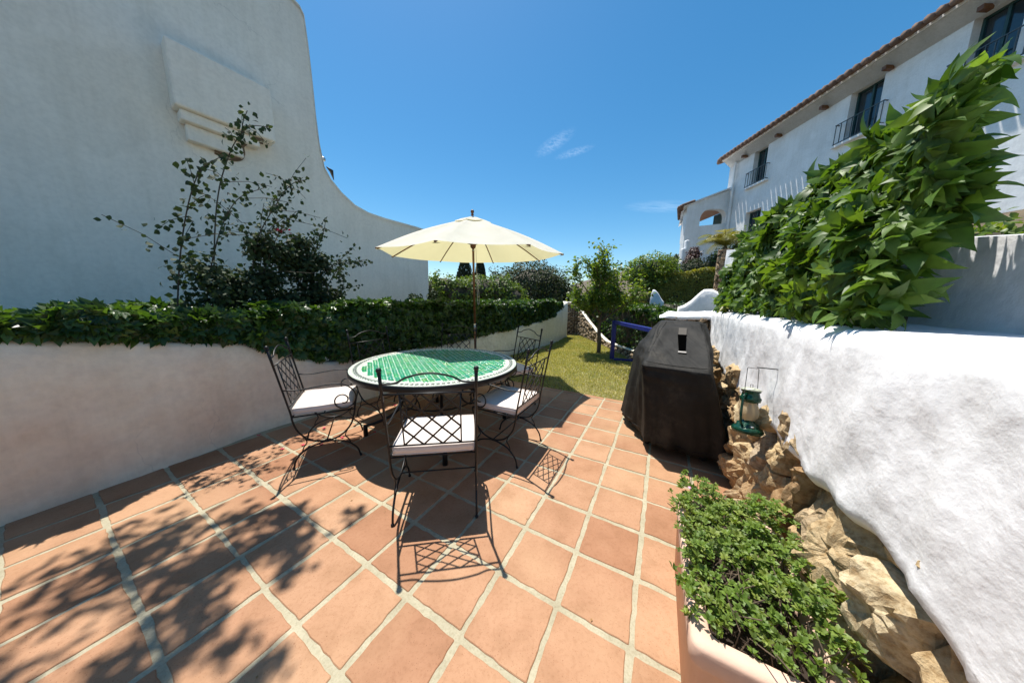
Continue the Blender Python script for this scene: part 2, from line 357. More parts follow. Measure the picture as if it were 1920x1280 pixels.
def blob_leaves(N, blobs, shell=.35, jit=.7, up=.35, nz=.22, nsc=1.6):
    """leaf points in the outer shell of a set of ellipsoids; returns P, normals, outer factor"""
    vols = np.array([b[3]*b[4]*b[5] for b in blobs])**(2/3); w = vols/vols.sum()
    k = RNG.choice(len(blobs), N, p=w); B = np.array(blobs)[k]
    d = RNG.normal(size=(N, 3)); d /= np.linalg.norm(d, axis=1)[:, None]
    f = 1-shell*RNG.random(N)**1.7
    rad = 1 + nz*vnoise(d*1.0+B[:, :3]*.37, nsc*1.7, 3)*2
    P = B[:, :3] + d*B[:, 3:6]*(f*rad)[:, None]
    # drop points well inside another blob
    keep = np.ones(N, bool)
    for b in blobs:
        q = (P-np.array(b[:3]))/np.array(b[3:6]); keep &= (np.linalg.norm(q, axis=1) > (1-shell*1.15))
    n = d/B[:, 3:6]; n /= np.linalg.norm(n, axis=1)[:, None]; n[:, 2] += up
    g = vnoise(P, 2.6, 9); keep &= (g > -.34)
    return P[keep], n[keep], f[keep]
def add_core(parent, blobs, mat, sc=.78, name='dark_core'):
    b_ = MB()  # solid dark blobs added inside the leaves as occluders, not real branches
    for b in blobs:
        n = len(b_.v); vs = []; fs = []; A, C = 12, 8
        for i in range(C+1):
            for j in range(A):
                th = pi*i/C; ph = 2*pi*j/A; d = Vector((sin(th)*cos(ph), sin(th)*sin(ph), cos(th)))
                k = sc*(1+.2*fbm(d+Vector(b[:3]), 1.7)); vs.append((b[0]+d.x*b[3]*k, b[1]+d.y*b[4]*k, b[2]+d.z*b[5]*k))
        for i in range(C):
            for j in range(A): fs.append((i*A+j, (i+1)*A+j, (i+1)*A+(j+1) % A, i*A+(j+1) % A))
        b_.add(vs, fs)
    return b_.build(name, mat, parent, True, kind='stuff')

# ================================================================== GROUND
UX, UY = cos(-.5055), sin(-.5055); VX, VY = -UY, UX          # tile row directions
PIT = .3292; OX, OY = -.052, 1.2528
def lat(i, j): return (OX+(UX*i+VX*j)*PIT, OY+(UY*i+VY*j)*PIT)
def uv_of(x, y): dx, dy = x-OX, y-OY; return ((dx*UX+dy*UY)/PIT, (dx*VX+dy*VY)/PIT)
# hill terrain
def dline(x, y): return (x-1.49)*.875-(y-1.34)*.484
def sstep(a, b, x): t = min(1, max(0, (x-a)/(b-a))); return t*t*(3-2*t)
def terrain_z(x, y):
    z = -.03
    a = sstep(.32, .6, dline(x, y)) * sstep(5.2, 4.3, y-.55*(x-3))*(1.3+.10*max(0, dline(x, y)-.6))
    b = sstep(3.9, 4.6, x)*(.25+.42*max(0, x-4.4)*sstep(40, 20, x)+.0*y) if y > 3 else 0
    b *= sstep(3.5, 6.0, y)
    far = -.5*sstep(22, 40, y)*sstep(9, 4, x)
    return max(z, a-.03, b-.03) + (far*6 if y > 22 and b < .2 else 0)
xs = np.concatenate([[-4000, -900, -200, -60, -30], np.linspace(-16, -1, 8), np.linspace(-.6, 12, 64), np.linspace(13, 30, 12), [60, 200, 900, 4000]])
ys = np.concatenate([[-4000, -600, -100, -20], np.linspace(-6, 10, 81), np.linspace(11, 26, 16), [32, 45, 80, 150, 400, 1500, 4000]])
gv = [(x, y, terrain_z(x, y) if abs(x) < 100 and abs(y) < 100 else (-.03 if (y < 0 or x > 30) else -30.)) for y in ys for x in xs]
nx = len(xs); gf = [(j*nx+i, j*nx+i+1, (j+1)*nx+i+1, (j+1)*nx+i) for j in range(len(ys)-1) for i in range(nx-1)]
M['earth'] = simple('garden_earth', (.10, .075, .045), .95, 0, .35, 1.2, .6, 14, .03)
tag(mk('ground', gv, gf, M['earth'], smooth=False), kind='structure')
mws, nt, N_, L_, P_ = newmat('sea_water'); P_.inputs['Base Color'].default_value = (.03, .11, .2, 1); P_.inputs['Roughness'].default_value = .2
tc = N_.new('ShaderNodeTexCoord'); nn = N_.new('ShaderNodeTexNoise'); nn.inputs['Scale'].default_value = .3; L_.new(tc.outputs['Object'], nn.inputs['Vector']); bump(nt, P_, nn.outputs['Fac'], .4, .5)
tag(mk('sea', [(-5000, 120, -12), (5000, 120, -12), (5000, 5500, -12), (-5000, 5500, -12)], [(0, 1, 2, 3)], mws), kind='structure')

# low wall path (front foot) and things derived
WALL = [(-4.4, -1.2), (-3.75, .2), (-3.2, 1.5), (-2.88, 2.25), (-2.73, 2.70), (-2.53, 3.03), (-2.32, 3.38), (-2.0, 3.88), (-1.2, 5.1), (-.1, 6.8), (.6, 7.85), (1.36, 8.95), (2.17, 10.65)]
def wall_x_at(y):
    for (x0, y0), (x1, y1) in zip(WALL, WALL[1:]):
        if y0 <= y <= y1: return x0+(x1-x0)*(y-y0)/(y1-y0)
    return WALL[0][0] if y < WALL[0][1] else WALL[-1][0]
# patio bed (grout) and tiles
JE = 9.3
c4 = [lat(-15, -9), lat(9.4, -9), lat(9.4, JE), lat(-15, JE)]
floor = tag(mk('patio_floor', [(x, y, -.0045) for x, y in c4]+[(x, y, -.0285) for x, y in c4], [(0, 1, 2, 3), (7, 6, 5, 4), (0, 4, 5, 1), (1, 5, 6, 2), (2, 6, 7, 3), (3, 7, 4, 0)], M['grout']), kind='structure')
def tile_mesh(seed, w=.303, h=.303, th=.02):
    r = random.Random(seed); pts = []
    cr = .007
    for cx, cy, a0 in ((1, 1, 0), (-1, 1, 90), (-1, -1, 180), (1, -1, 270)):
        jx, jy = r.uniform(-.004, .004), r.uniform(-.004, .004)
        for a in (0, 45, 90):
            t = radians(a0+a); pts.append((cx*(w/2-cr)+jx+cr*cos(t), cy*(h/2-cr)+jy+cr*sin(t)))
    out = []                                   # edge points between corners so the edge wanders
    n = len(pts)
    for i in range(n):
        out.append(pts[i])
        if i % 3 == 2:
            q = pts[(i+1) % n]
            for k in (1, 2, 3, 4, 5, 6, 7):
                out.append((pts[i][0]+(q[0]-pts[i][0])*k/8+r.uniform(-.0035, .0035), pts[i][1]+(q[1]-pts[i][1])*k/8+r.uniform(-.0035, .0035)))
    m = len(out); v = []
    for s, z in ((1, -th), (1, -.003), (.978, 0)):
        v += [(x*s, y*s, z) for x, y in out]
    f = [(k*m+i, k*m+(i+1) % m, (k+1)*m+(i+1) % m, (k+1)*m+i) for k in (0, 1) for i in range(m)] + [tuple(2*m+i for i in range(m))]
    return v, f
tmes = []
for s in range(6):
    v, f = tile_mesh(s); me = bpy.data.meshes.new('tile'); me.from_pydata(v, [], f); me.update(); me.materials.append(M['tile']); tmes.append(me)
v, f = tile_mesh(20, .303, .09); me_edge = bpy.data.meshes.new('tile'); me_edge.from_pydata(v, [], f); me_edge.update(); me_edge.materials.append(M['tile'])
cells = []
for i in range(-15, 9):
    for j in range(-9, 10):
        jj = j+.5; last = (j == 9)
        if last: jj = 9.16
        x, y = lat(i+.5, jj)
        if y < -.9: continue
        if x < wall_x_at(y)+.02 or dline(x, y) > .1: continue
        vis = y > .35 and abs(x/max(y, .01)) < 2.1
        cells.append((0 if vis else 1, math.hypot(x, y), x, y, last))
cells.sort(); rest = MB(); rest_t = []
ang = math.atan2(UY, UX)
for n, (vis, d, x, y, last) in enumerate(cells):
    rz = ang+random.gauss(0, .006)+(0 if last else random.choice((0, pi/2, pi, -pi/2)))
    tz = random.gauss(0, .0008)
    if n < 298:
        o = bpy.data.objects.new('tile', me_edge if last else random.choice(tmes)); COL.objects.link(o); o.parent = floor
        o.location = (x+random.gauss(0, .0015), y+random.gauss(0, .0015), tz); o.rotation_euler = (random.gauss(0, .0025), random.gauss(0, .0025), rz)
    else:
        v, f = tile_mesh(n % 6) if not last else tile_mesh(20, .303, .09); R_ = Matrix.Rotation(rz, 3, 'Z')
        rest.add([R_ @ Vector(p)+Vector((x, y, tz)) for p in v], f)
if rest.v: rest.build('tile_field', M['tile'], floor, kind='stuff')

# lawn
LR = [(2.72, 11.45), (2.86, 10.45), (2.95, 9.5), (3.0, 8.64), (3.03, 7.65), (3.0, 6.8), (2.97, 6.0), (2.88, 5.2), (2.55, 4.3), (2.2, 3.6)]
el, er = lat(-8, JE), lat(9.4, JE)
lp = [el, er] + LR[::-1] + [(2.2, 10.9)] + [(x-.1, y) for x, y in WALL[::-1] if y > 4.2]
cx = sum(p[0] for p in lp)/len(lp); cy = sum(p[1] for p in lp)/len(lp)
mlawn, nt, N_, L_, P_ = newmat('lawn_ground'); geo = N_.new('ShaderNodeNewGeometry')
n1, r1 = noise_ramp(nt, geo.outputs['Position'], 3.0, 6, [(.3, (.10, .10, .03)), (.5, (.19, .17, .06)), (.7, (.30, .25, .11))], .7)
n2, r2 = noise_ramp(nt, geo.outputs['Position'], 50, 5, [(.35, (.5, .5, .45)), (.6, (1.1, 1.1, 1.1))])
L_.new(mixc(nt, 1, r1.outputs[0], r2.outputs[0], 'MULTIPLY'), P_.inputs['Base Color']); P_.inputs['Roughness'].default_value = 1; bump(nt, P_, n2.outputs['Fac'], .8, .02)
lawn = tag(mk('lawn', [(cx, cy, -.012)]+[(x, y, -.012) for x, y in lp], [(0, i+1, (i+1) % len(lp)+1) for i in range(len(lp))], mlawn), kind='structure')
def inpoly(X, Y, poly):
    ins = np.zeros(len(X), bool); j = len(poly)-1
    for i in range(len(poly)):
        xi, yi = poly[i]; xj, yj = poly[j]
        c = ((yi > Y) != (yj > Y)) & (X < (xj-xi)*(Y-yi)/(yj-yi+1e-12)+xi); ins ^= c; j = i
    return ins
NG = 230000
rr = RNG.random(NG)**.75
GX = RNG.uniform(-1.8, 3.9, NG); GY = 3.4+8.0*rr
k = inpoly(GX, GY, lp); uu = (GX-OX)*VX+(GY-OY)*VY; k &= uu > (JE*PIT-.015)
cl = np.array([mn.noise(Vector((a*1.6, b*1.6, 0)))+.6*mn.noise(Vector((a*6, b*6, 4))) for a, b in zip(GX[k], GY[k])])
GX, GY = GX[k], GY[k]; n = len(GX)
gp = np.stack([GX, GY, np.full(n, -.012)], 1); az = RNG.random(n)*2*pi; ln = RNG.uniform(.016, .040, n)*(1+.0*GY)
tl = RNG.uniform(.1, 1.0, n); d = np.stack([np.cos(az)*np.sin(tl), np.sin(az)*np.sin(tl), np.cos(tl)], 1)
nr = np.cross(d, np.stack([-np.sin(az), np.cos(az), np.zeros(n)], 1)); x = np.cross(d, nr)
Rm = np.stack([x, d, nr], 2)
tint = np.clip(.5+cl*.55+RNG.normal(size=n)*.14, 0, .99)
tpl = (np.array([(-.13, 0, 0), (.13, 0, 0), (.02, 1, .0)], float), [(0, 1, 2)])
g = bake('grass', tpl, gp, Rm, ln*(1+.12*(GY-3)), M['grass'], None, tint); g['label'] = 'short yellow green mown grass of the lawn'; g['category'] = 'grass'

# ================================================================== LOW WALL on the left
def swall(path_i, top, thick, name, mat, label, cat, z0=-.02, bulge=.012):
    P = path_pts(path_i, step=.05); n = len(P); v = []; f = []
    L = [0]
    for a, b in zip(P, P[1:]): L.append(L[-1]+(b-a).length)
    rows = None
    for i, p in enumerate(P):
        t = (P[min(i+1, n-1)]-P[max(i-1, 0)]).normalized(); nn = Vector((-t.y, t.x, 0)); h = top(L[i]/L[-1], p)
        prof = [(0, z0), (0, h*.25), (0, h*.5), (0, h*.75), (0, h-.05), (.02, h-.015), (.06, h), (thick-.06, h), (thick-.02, h-.015), (thick, h-.05), (thick, z0)]
        rows = len(prof)
        for o, z in prof:
            q = p+nn*o; w = bulge*fbm((q.x*2.2, q.y*2.2, z*2.2))+.006*fbm((q.x*9, q.y*9, z*9)); q = q+nn*w; v.append((q.x, q.y, z+(w*.6 if z > .1 else 0)))
    for i in range(n-1):
        for k in range(rows-1): f.append((i*rows+k, (i+1)*rows+k, (i+1)*rows+k+1, i*rows+k+1))
    f.append(tuple(range(rows))); f.append(tuple((n-1)*rows+k for k in range(rows-1, -1, -1)))
    o = mk(name, v, [q[::-1] for q in f], mat, None, True); 
    return tag(o, label, cat)
def interp(x, xs_, ys_): return float(np.interp(x, xs_, ys_))
near = WALL[:8]; farp = WALL[7:]
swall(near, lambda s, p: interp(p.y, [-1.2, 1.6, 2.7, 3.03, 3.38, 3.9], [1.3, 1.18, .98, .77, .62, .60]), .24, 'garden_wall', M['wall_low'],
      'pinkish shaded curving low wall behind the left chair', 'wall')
swall(farp, lambda s, p: interp(p.y, [3.9, 6, 7.05, 7.9, 8.95, 9.6, 10.1, 10.65], [.60, .66, .73, .79, .93, 1.1, 1.3, 1.41]), .24, 'garden_wall', M['wall_far'],
      'rough white low wall with swooping end below the long hedge', 'wall', bulge=.035)

# ================================================================== HEDGE behind it
def hedge(name, path, off, thick, zb, zt, N, mat, label, size, tp, ts, nparts=0, drop=None, core=True, lum=.075, frac_top=.3):
    h = empty(name, (0, 0, 0), 0, label, 'hedge')
    Q, T, Nn, s = sample_path(path, N)
    r = RNG.random(N); topm = r < frac_top; front = (~topm) & (r < .9)
    o = np.where(topm, RNG.random(N)*thick, np.where(front, RNG.random(N)**1.6*.16, thick-RNG.random(N)*.1))
    zbv = np.array([zb(a, b) for a, b in Q]) if callable(zb) else np.full(N, zb)
    ztv = np.array([zt(a, b) for a, b in Q]) if callable(zt) else np.full(N, zt)
    z = np.where(topm, ztv-RNG.random(N)**2*.14, zbv+(ztv-zbv)*RNG.random(N))
    p = np.stack([Q[:, 0]+Nn[:, 0]*(off+o), Q[:, 1]+Nn[:, 1]*(off+o), z], 1)
    w = vnoise(p, 2.3)*lum*1.6+vnoise(p, 6, 5)*lum
    rel = (z-zbv)/(ztv-zbv+1e-6)
    edge = np.clip((rel-.8)/.2, 0, 1)*.07
    p[:, :2] -= Nn*(w-edge*np.where(topm, 0, 1))[:, None]; p[:, 2] += np.where(rel > .75, w*.9, 0)
    nrm = np.where(topm[:, None], np.array([0, 0, 1.]), np.concatenate([np.where(front[:, None], -Nn, Nn), np.full((N, 1), .35)], 1))
    Rm = frames(N, nrm, .55); S = RNG.uniform(.7, 1.25, N)*size
    keep = vnoise(p, 5.5, 7) > -.42
    face = np.where(front, 1., np.where(topm, .8, 0))*(1-np.clip(o/.16, 0, 1)*.7*front)
    leaves(h, tp, ts, p[keep], Rm[keep], S[keep], mat, nparts, face[keep])
    if core:
        P = path_pts(path, step=.12); v = []; f = []
        for i, q in enumerate(P):
            t = (P[min(i+1, len(P)-1)]-P[max(i-1, 0)]).normalized(); nn = Vector((-t.y, t.x, 0))
            b_ = (zb(q.x, q.y) if callable(zb) else zb)+.06; t_ = (zt(q.x, q.y) if callable(zt) else zt)-.16
            for oo, zz in ((.16, b_), (.16, t_), (thick-.1, t_), (thick-.1, b_)):
                c = q+nn*(off+oo+.05*fbm((q.x*3, q.y*3, zz*3))); v.append((c.x, c.y, zz+.05*fbm((q.x*3+7, q.y*3, zz))))
        m = len(P)
        for i in range(m-1):
            for k in range(4): f.append((i*4+k, (i+1)*4+k, (i+1)*4+(k+1) % 4, i*4+(k+1) % 4))
        f += [(0, 1, 2, 3), tuple((m-1)*4+k for k in (3, 2, 1, 0))]
        mk('dark_core', v, f, M['twig'], h)  # dark solid core added inside the hedge as an occluder
    return h
def htop(x, y): return interp(y, [-1, 2.5, 4, 8, 10.7], [1.28, 1.30, 1.36, 1.38, 1.42])
def hbot(x, y): return interp(y, [-1.2, 1.6, 2.7, 3.03, 3.38, 3.9, 6, 7.05, 7.9, 8.95, 9.6, 10.1, 10.65], [1.3, 1.22, 1.02, .81, .66, .62, .68, .74, .80, .94, 1.1, 1.26, 1.36])
hedge('hedge', WALL[:7], -.03, .95, hbot, htop, 15000, M['hedge'], 'dark big leaved creeper hedge above the pinkish wall at the left', .085, TFAN, TFANL, 300, frac_top=.34)
hedge('hedge', WALL[6:-1]+[(1.78, 9.85)], -.03, .95, hbot, htop, 30000, M['hedge'], 'long clipped creeper hedge on the rough white wall behind the umbrella pole', .072, TFAN, TFANL, 150, frac_top=.34)

# ================================================================== TALL WHITE GABLE WALL (building on the left)
BD = Vector((-.54, -.84, 0)).normalized(); BN = Vector((BD.y, -BD.x, 0)); BP = Vector((-2.45, 8, 0)); BN = Vector((.84, -.54, 0)).normalized()
prof = [(0, 3.33), (.37, 3.345), (.86, 3.345), (1.29, 3.345), (1.69, 3.37), (1.98, 3.45), (2.24, 3.625), (2.43, 3.82), (2.53, 4.0), (2.585, 4.4), (2.607, 4.88), (2.615, 5.42), (2.632, 6.02), (2.66, 6.50), (2.72, 6.60), (2.89, 6.66), (3.17, 6.80), (4.2, 7.1), (5.5, 7.3), (7.5, 7.3), (9.5, 7.3)]
pp = [(prof[0][0], prof[0][1])]
for (a, b) in zip(prof, prof[1:]):
    for k in (1, 2, 3): pp.append((a[0]+(b[0]-a[0])*k/3, a[1]+(b[1]-a[1])*k/3))
bld = empty('house_gable', (0, 0, 0), 0, 'tall shaded white gable wall with a curved top edge at the left', 'building')
v = []; f = []; n = len(pp); NZ = 14
def bpt(s, z, o): p = BP+BD*s-BN*o; return (p.x, p.y, z)
for s, z in pp:
    for k in range(NZ+1):
        zz = -.1+(z+.1)*k/NZ; x, y, _ = bpt(s, zz, .012*fbm((s*.9, zz*.9, 0))); v.append((x, y, zz))
for i in range(n-1):
    for k in range(NZ): f.append((i*(NZ+1)+k, (i+1)*(NZ+1)+k, (i+1)*(NZ+1)+k+1, i*(NZ+1)+k+1))
b0 = len(v)
for s, z in pp: v.append(bpt(s, z, .34)); v.append(bpt(s, -.1, .34))
for i in range(n-1):
    a, b = b0+2*i, b0+2*i+2
    f.append((a, b, b+1, a+1)); f.append((i*(NZ+1)+NZ, (i+1)*(NZ+1)+NZ, b, a))
f.append(tuple([k for k in range(NZ+1)]+[b0, b0+1])); f.append(tuple([(n-1)*(NZ+1)+k for k in range(NZ+1)]+[b0+2*n-2, b0+2*n-1]))
mk('wall', v, f, M['wall_shade'], bld)
v = []; f = []
for s, z in pp:
    for o, dz in ((-.018, -.03), (-.018, .014), (.355, .014), (.355, -.03)): x, y, zz = bpt(s if s > .02 else -.015, z+dz+.002, o); v.append((x, y, zz))
for i in range(n-1):
    for k in range(3): f.append((i*4+k, (i+1)*4+k, (i+1)*4+k+1, i*4+k+1))
mk('coping', v, f, M['wall_shade'], bld)
# plastered wall box on it
wb = empty('wall_box', bpt(3.46, 4.0, 0), math.atan2(BD.y, BD.x), 'white plastered box on a curved bracket high on the shaded gable wall', 'wall box')
b = MB(); b.prism([(-.10, 0), (1.0, 0), (1.0, .26), (-.10, .26)], .02, .84); b.build('box_body', M['wall_shade'], wb, bevel=.03)
b = MB()
pts = spline([(.06, .20, .0), (.20, .17, -.03), (.30, .10, -.14), (.30, .05, -.28), (.42, .03, -.36), (.62, .03, -.34)], 8)
b.tube(pts, .022, 8); b.tube([(p[0], p[1]-.03, p[2]-.035) for p in pts], .016, 8); b.build('moulding', simple('brown_rim', (.16, .11, .07), .8), wb)
b = MB(); b.prism([(.10, .0), (.95, .0), (.95, .20), (.10, .18)], -.12, .018); b.prism([(.3, 0), (.9, 0), (.9, .12), (.3, .1)], -.34, -.122); b.build('bracket', M['wall_shade'], wb, bevel=.02)
# small things on the curved edge
b = MB(); p = bpt(2.52, 4.18, .04); b.ball(p, .045); b.tube([bpt(2.66, 4.16, .04), p], .015); tag(b.build('wall_lamp', M['metal'], None, True), 'small white round lamp behind the curved edge of the gable', 'lamp')
b = MB(); p0, p1 = bpt(2.49, 4.04, .0), bpt(2.37, 3.83, .0)
b.tube([p0, ((p0[0]+p1[0])/2+.03, (p0[1]+p1[1])/2, (p0[2]+p1[2])/2+.05), p1], [.012, .05, .006], 8, .5); tag(b.build('roof_ornament', M['rubber'], None, True), 'small black bird shaped ornament on the curved wall edge', 'ornament')

# ================================================================== RIGHT STONE AND WHITE WALL
def clip(poly, nx_, ny_, c):
    out = []
    for i in range(len(poly)):
        a, b = poly[i], poly[(i+1) % len(poly)]; da = a[0]*nx_+a[1]*ny_-c; db = b[0]*nx_+b[1]*ny_-c
        if da <= 0: out.append(a)
        if (da < 0) != (db < 0) and abs(da-db) > 1e-9: t = da/(da-db); out.append((a[0]+(b[0]-a[0])*t, a[1]+(b[1]-a[1])*t))
    return out
def stone_cells(L0, L1, z0, z1, cw, chh, seed):
    r = random.Random(seed); pts = []; j = 0; z = z0
    while z < z1+chh*.4:
        t = L0+(cw/2 if j % 2 else 0)
        while t < L1+cw*.4:
            pts.append((t+r.uniform(-.33, .33)*cw, z+chh/2+r.uniform(-.3, .3)*chh)); t += cw*r.uniform(.7, 1.35)
        z += chh*r.uniform(.8, 1.15); j += 1
    out = []
    for a in pts:
        poly = [(L0, z0), (L1, z0), (L1, z1), (L0, z1)]
        for q in pts:
            if q is a or abs(q[0]-a[0]) > cw*3 or abs(q[1]-a[1]) > chh*3: continue
            nx_, ny_ = q[0]-a[0], q[1]-a[1]; c = ((q[0]**2+q[1]**2)-(a[0]**2+a[1]**2))/2
            poly = clip(poly, nx_, ny_, c)
            if len(poly) < 3: break
        if len(poly) >= 3: out.append((a, poly))
    return out
def stone_mesh(c, poly, gap, depth, r):
    n = len(poly); pts = []
    for i in range(n):
        a, b = poly[i], poly[(i+1) % n]; m = max(1, int(math.hypot(b[0]-a[0], b[1]-a[1])/.028))
        for k in range(m): pts.append((a[0]+(b[0]-a[0])*k/m, a[1]+(b[1]-a[1])*k/m))
    cx_ = sum(p[0] for p in pts)/len(pts); cz_ = sum(p[1] for p in pts)/len(pts); Rr = sum(math.hypot(p[0]-cx_, p[1]-cz_) for p in pts)/len(pts)
    if Rr < .02: return None
    n = len(pts); v = []; f = []; tiltx, tiltz = r.uniform(-1.6, 1.6), r.uniform(-1.3, 1.0); sd_ = r.uniform(0, 50)
    g = gap/Rr
    rings = ((1-g, -.03), (1-g, depth*.25), (.95-g, depth*.62), (.80-g*.6, depth*.9), (.58, depth), (.34, depth*1.02), (.15, depth*1.02))
    for s, dd in rings:
        for x, z in pts:
            X, Z = (x-cx_)*s, (z-cz_)*s; q = Vector((X*11+sd_, Z*11, sd_))
            jt = 1+.15*mn.noise(q)+.05*mn.noise(q*3.1)
            y = dd
            if dd > 0:
                w = min(1, dd/depth*1.2); ridge = .55*abs(mn.noise(Vector((X*9+sd_, Z*6, 7))))
                y += w*((tiltx*X+tiltz*Z)*.35 - .09*ridge + .030*mn.noise(q*1.5+Vector((0, 0, 3)))+.016*mn.noise(q*3.5)+.007*mn.noise(q*8))
            v.append((cx_+X*jt, -max(y, -.03), cz_+Z*jt))
    K = len(rings)
    for k in range(K-1):
        for i in range(n): f.append((k*n+i, k*n+(i+1) % n, (k+1)*n+(i+1) % n, (k+1)*n+i))
    f.append(tuple((K-1)*n+i for i in range(n)))
    return v, f
def stone_face(parent, org, dirx, L0, L1, z0, z1, cw, chh, seed, mat, depth=(.05, .12), gap=.012, parts=True, ztest=None, face=1):
    """stones on a vertical face; x runs along dirx, outward is to the right of... -y in the local frame"""
    r = random.Random(seed); a = math.atan2(dirx[1], dirx[0]); Rz = Matrix.Rotation(a, 4, 'Z'); Mx = Matrix.Translation(Vector((org[0], org[1], 0))) @ Rz
    mb = MB()
    for c, poly in stone_cells(L0, L1, z0, z1, cw, chh, seed):
        if ztest and not ztest(c): continue
        s = stone_mesh(c, poly, gap*r.uniform(.7, 1.6), r.uniform(*depth), r)
        if not s: continue
        v, f = s; v = [(x, y*face, z) for x, y, z in v]; f = f if face > 0 else [q[::-1] for q in f]
        if parts:
            cc = Vector((c[0], 0, c[1])); o = mk('stone', [Vector(p)-cc for p in v], f, mat, parent); o.matrix_local = Mx @ Matrix.Translation(cc)
        else: mb.add([Mx @ Vector(p) for p in v], f)
    if not parts and mb.v: mb.build('stones', mat, parent, kind='stuff')
VD = Vector((.484, .875, 0)); VN = Vector((-.875, .484, 0))       # along the wall; outward to the patio
WO = Vector((1.49, 1.34, 0))
rw = empty('retaining_wall', (0, 0, 0), 0, 'stone retaining wall with a thick whitewashed upper band at the right', 'wall')
def wp(t, o, z): p = WO+VD*t+VN*o; return (p.x, p.y, z)
# mortar backing
c0, c1, c2, c3 = wp(-3.6, -.02, 0), wp(2.88, -.02, 0), wp(2.88, -.45, 0), wp(-3.6, -.45, 0)
b = MB(); b.prism([c[:2] for c in (c0, c3, c2, c1)], -.1, .86); b.build('mortar', M['mortar'], rw)
def wlow(t): return .74+.07*mn.noise(Vector((t*2.1, 3, 0)))+.03*mn.noise(Vector((t*7, 3, 0)))+.10*sstep(1.6, 2.3, t)-.10*sstep(2.3, 2.85, t)
# local frame: x along -VD so that outward (-y side) is VN
stone_face(rw, (WO+VD*2.9)[:2], (-VD.x, -VD.y), 0, 6.0, -.02, .93, .185, .27, 5, M['stone'], (.035, .10), .009, True, ztest=lambda c: c[1] < wlow(2.9-c[0])+.13)
# white band
v = []; f = []; ts = np.linspace(-3.6, 2.92, 300); rows = 0
for t in ts:
    zb = wlow(t); zt = 1.37-.006*t+.012*mn.noise(Vector((t*1.7, 9, 0)))
    pr_ = [(-.05, zb), (.03, zb-.006), (.055, zb+.02)] + [(.055-.0*k, zb+.05+(zt-.07-zb-.05)*k/9) for k in range(10)] + [(.045, zt-.03), (.015, zt-.006), (-.03, zt), (-.2, zt), (-.42, zt+.01), (-.62, zt+.01), (-.62, .7)]
    rows = len(pr_)
    for k, (o, z) in enumerate(pr_):
        w = .014*fbm((t*2.5, z*2.5, 1))+.010*fbm((t*9, z*9, 4))+.004*fbm((t*24, z*24, 4)) if k < rows-3 else 0
        v.append(wp(t, o+w, z+w*.3))
for i in range(len(ts)-1):
    for k in range(rows-1): f.append((i*rows+k, i*rows+k+1, (i+1)*rows+k+1, (i+1)*rows+k))
f.append(tuple(range(rows-1, -1, -1))); f.append(tuple((len(ts)-1)*rows+k for k in range(rows)))
mk('white_band', v, f, M['white'], rw, True)
# cross pier behind the grill
pier = empty('garden_wall', (0, 0, 0), 0, 'low stone cross wall with a rounded white cap behind the covered grill', 'wall')
PO = WO+VD*2.78+VN*-.05; PX = Vector((-UX, -UY, 0))
def pq(a, o, z): p = PO+PX*a+VD*o; return (p.x, p.y, z)
b = MB(); b.prism([pq(0, .02, 0)[:2], pq(0, .5, 0)[:2], pq(.66, .5, 0)[:2], pq(.66, .02, 0)[:2]], -.1, 1.2); b.build('mortar', M['mortar'], pier)
stone_face(pier, (PO+PX*.68)[:2], (-PX.x, -PX.y), 0, .66, .55, 1.25, .15, .13, 8, M['stone_far'], (.03, .08), .008, True)
v = []; f = []; A = np.linspace(-.02, .74, 26)
for a in A:
    e = sstep(.74, .60, a); h = .03+.075*e; sh = 1.215+.02*fbm((a*3, 0, 0))
    for k in range(9):
        th = pi*k/8; v.append(pq(a+.01*fbm((a*9, k, 0)), .25-.31*cos(th), sh+h*sin(th)**.7+.008*fbm((a*8, k*2, 1))))
for i in range(len(A)-1):
    for k in range(8): f.append((i*9+k, (i+1)*9+k, (i+1)*9+k+1, i*9+k+1))
    f.append((i*9+8, (i+1)*9+8, (i+1)*9, i*9))
f.append(tuple(range(9))); f.append(tuple((len(A)-1)*9+k for k in range(8, -1, -1)))
mk('white_cap', v, f, M['white'], pier, True)
# white swooping wall behind the pier
def slab(name, path2d, top, thick, mat, label, z0=0, seg=.06, bulge=.02):
    return swall(path2d, lambda s, p: top(s), thick, name, mat, label, 'wall', z0=z0, bulge=bulge)
slab('garden_wall', [(3.36, 5.5), (3.6, 5.38), (3.9, 5.2), (4.15, 5.05)], lambda s: interp(s, [0, .12, .25, .38, .46, .62, .70, .9, 1], [1.36, 1.40, 1.50, 1.64, 1.71, 1.71, 1.66, 1.58, 1.56]), .22, M['white'], 'white wall piece with a swooping crest above the grill', -.1)
slab('garden_wall', [(4.78, 9.5), (4.98, 9.4), (5.16, 9.3)], lambda s: interp(s, [0, .1, .3, .55, .8, 1], [1.62, 1.86, 1.86, 1.74, 1.55, 1.45]), .22, M['white'], 'small white wall end in front of the trimmed yellow hedge', -.1)
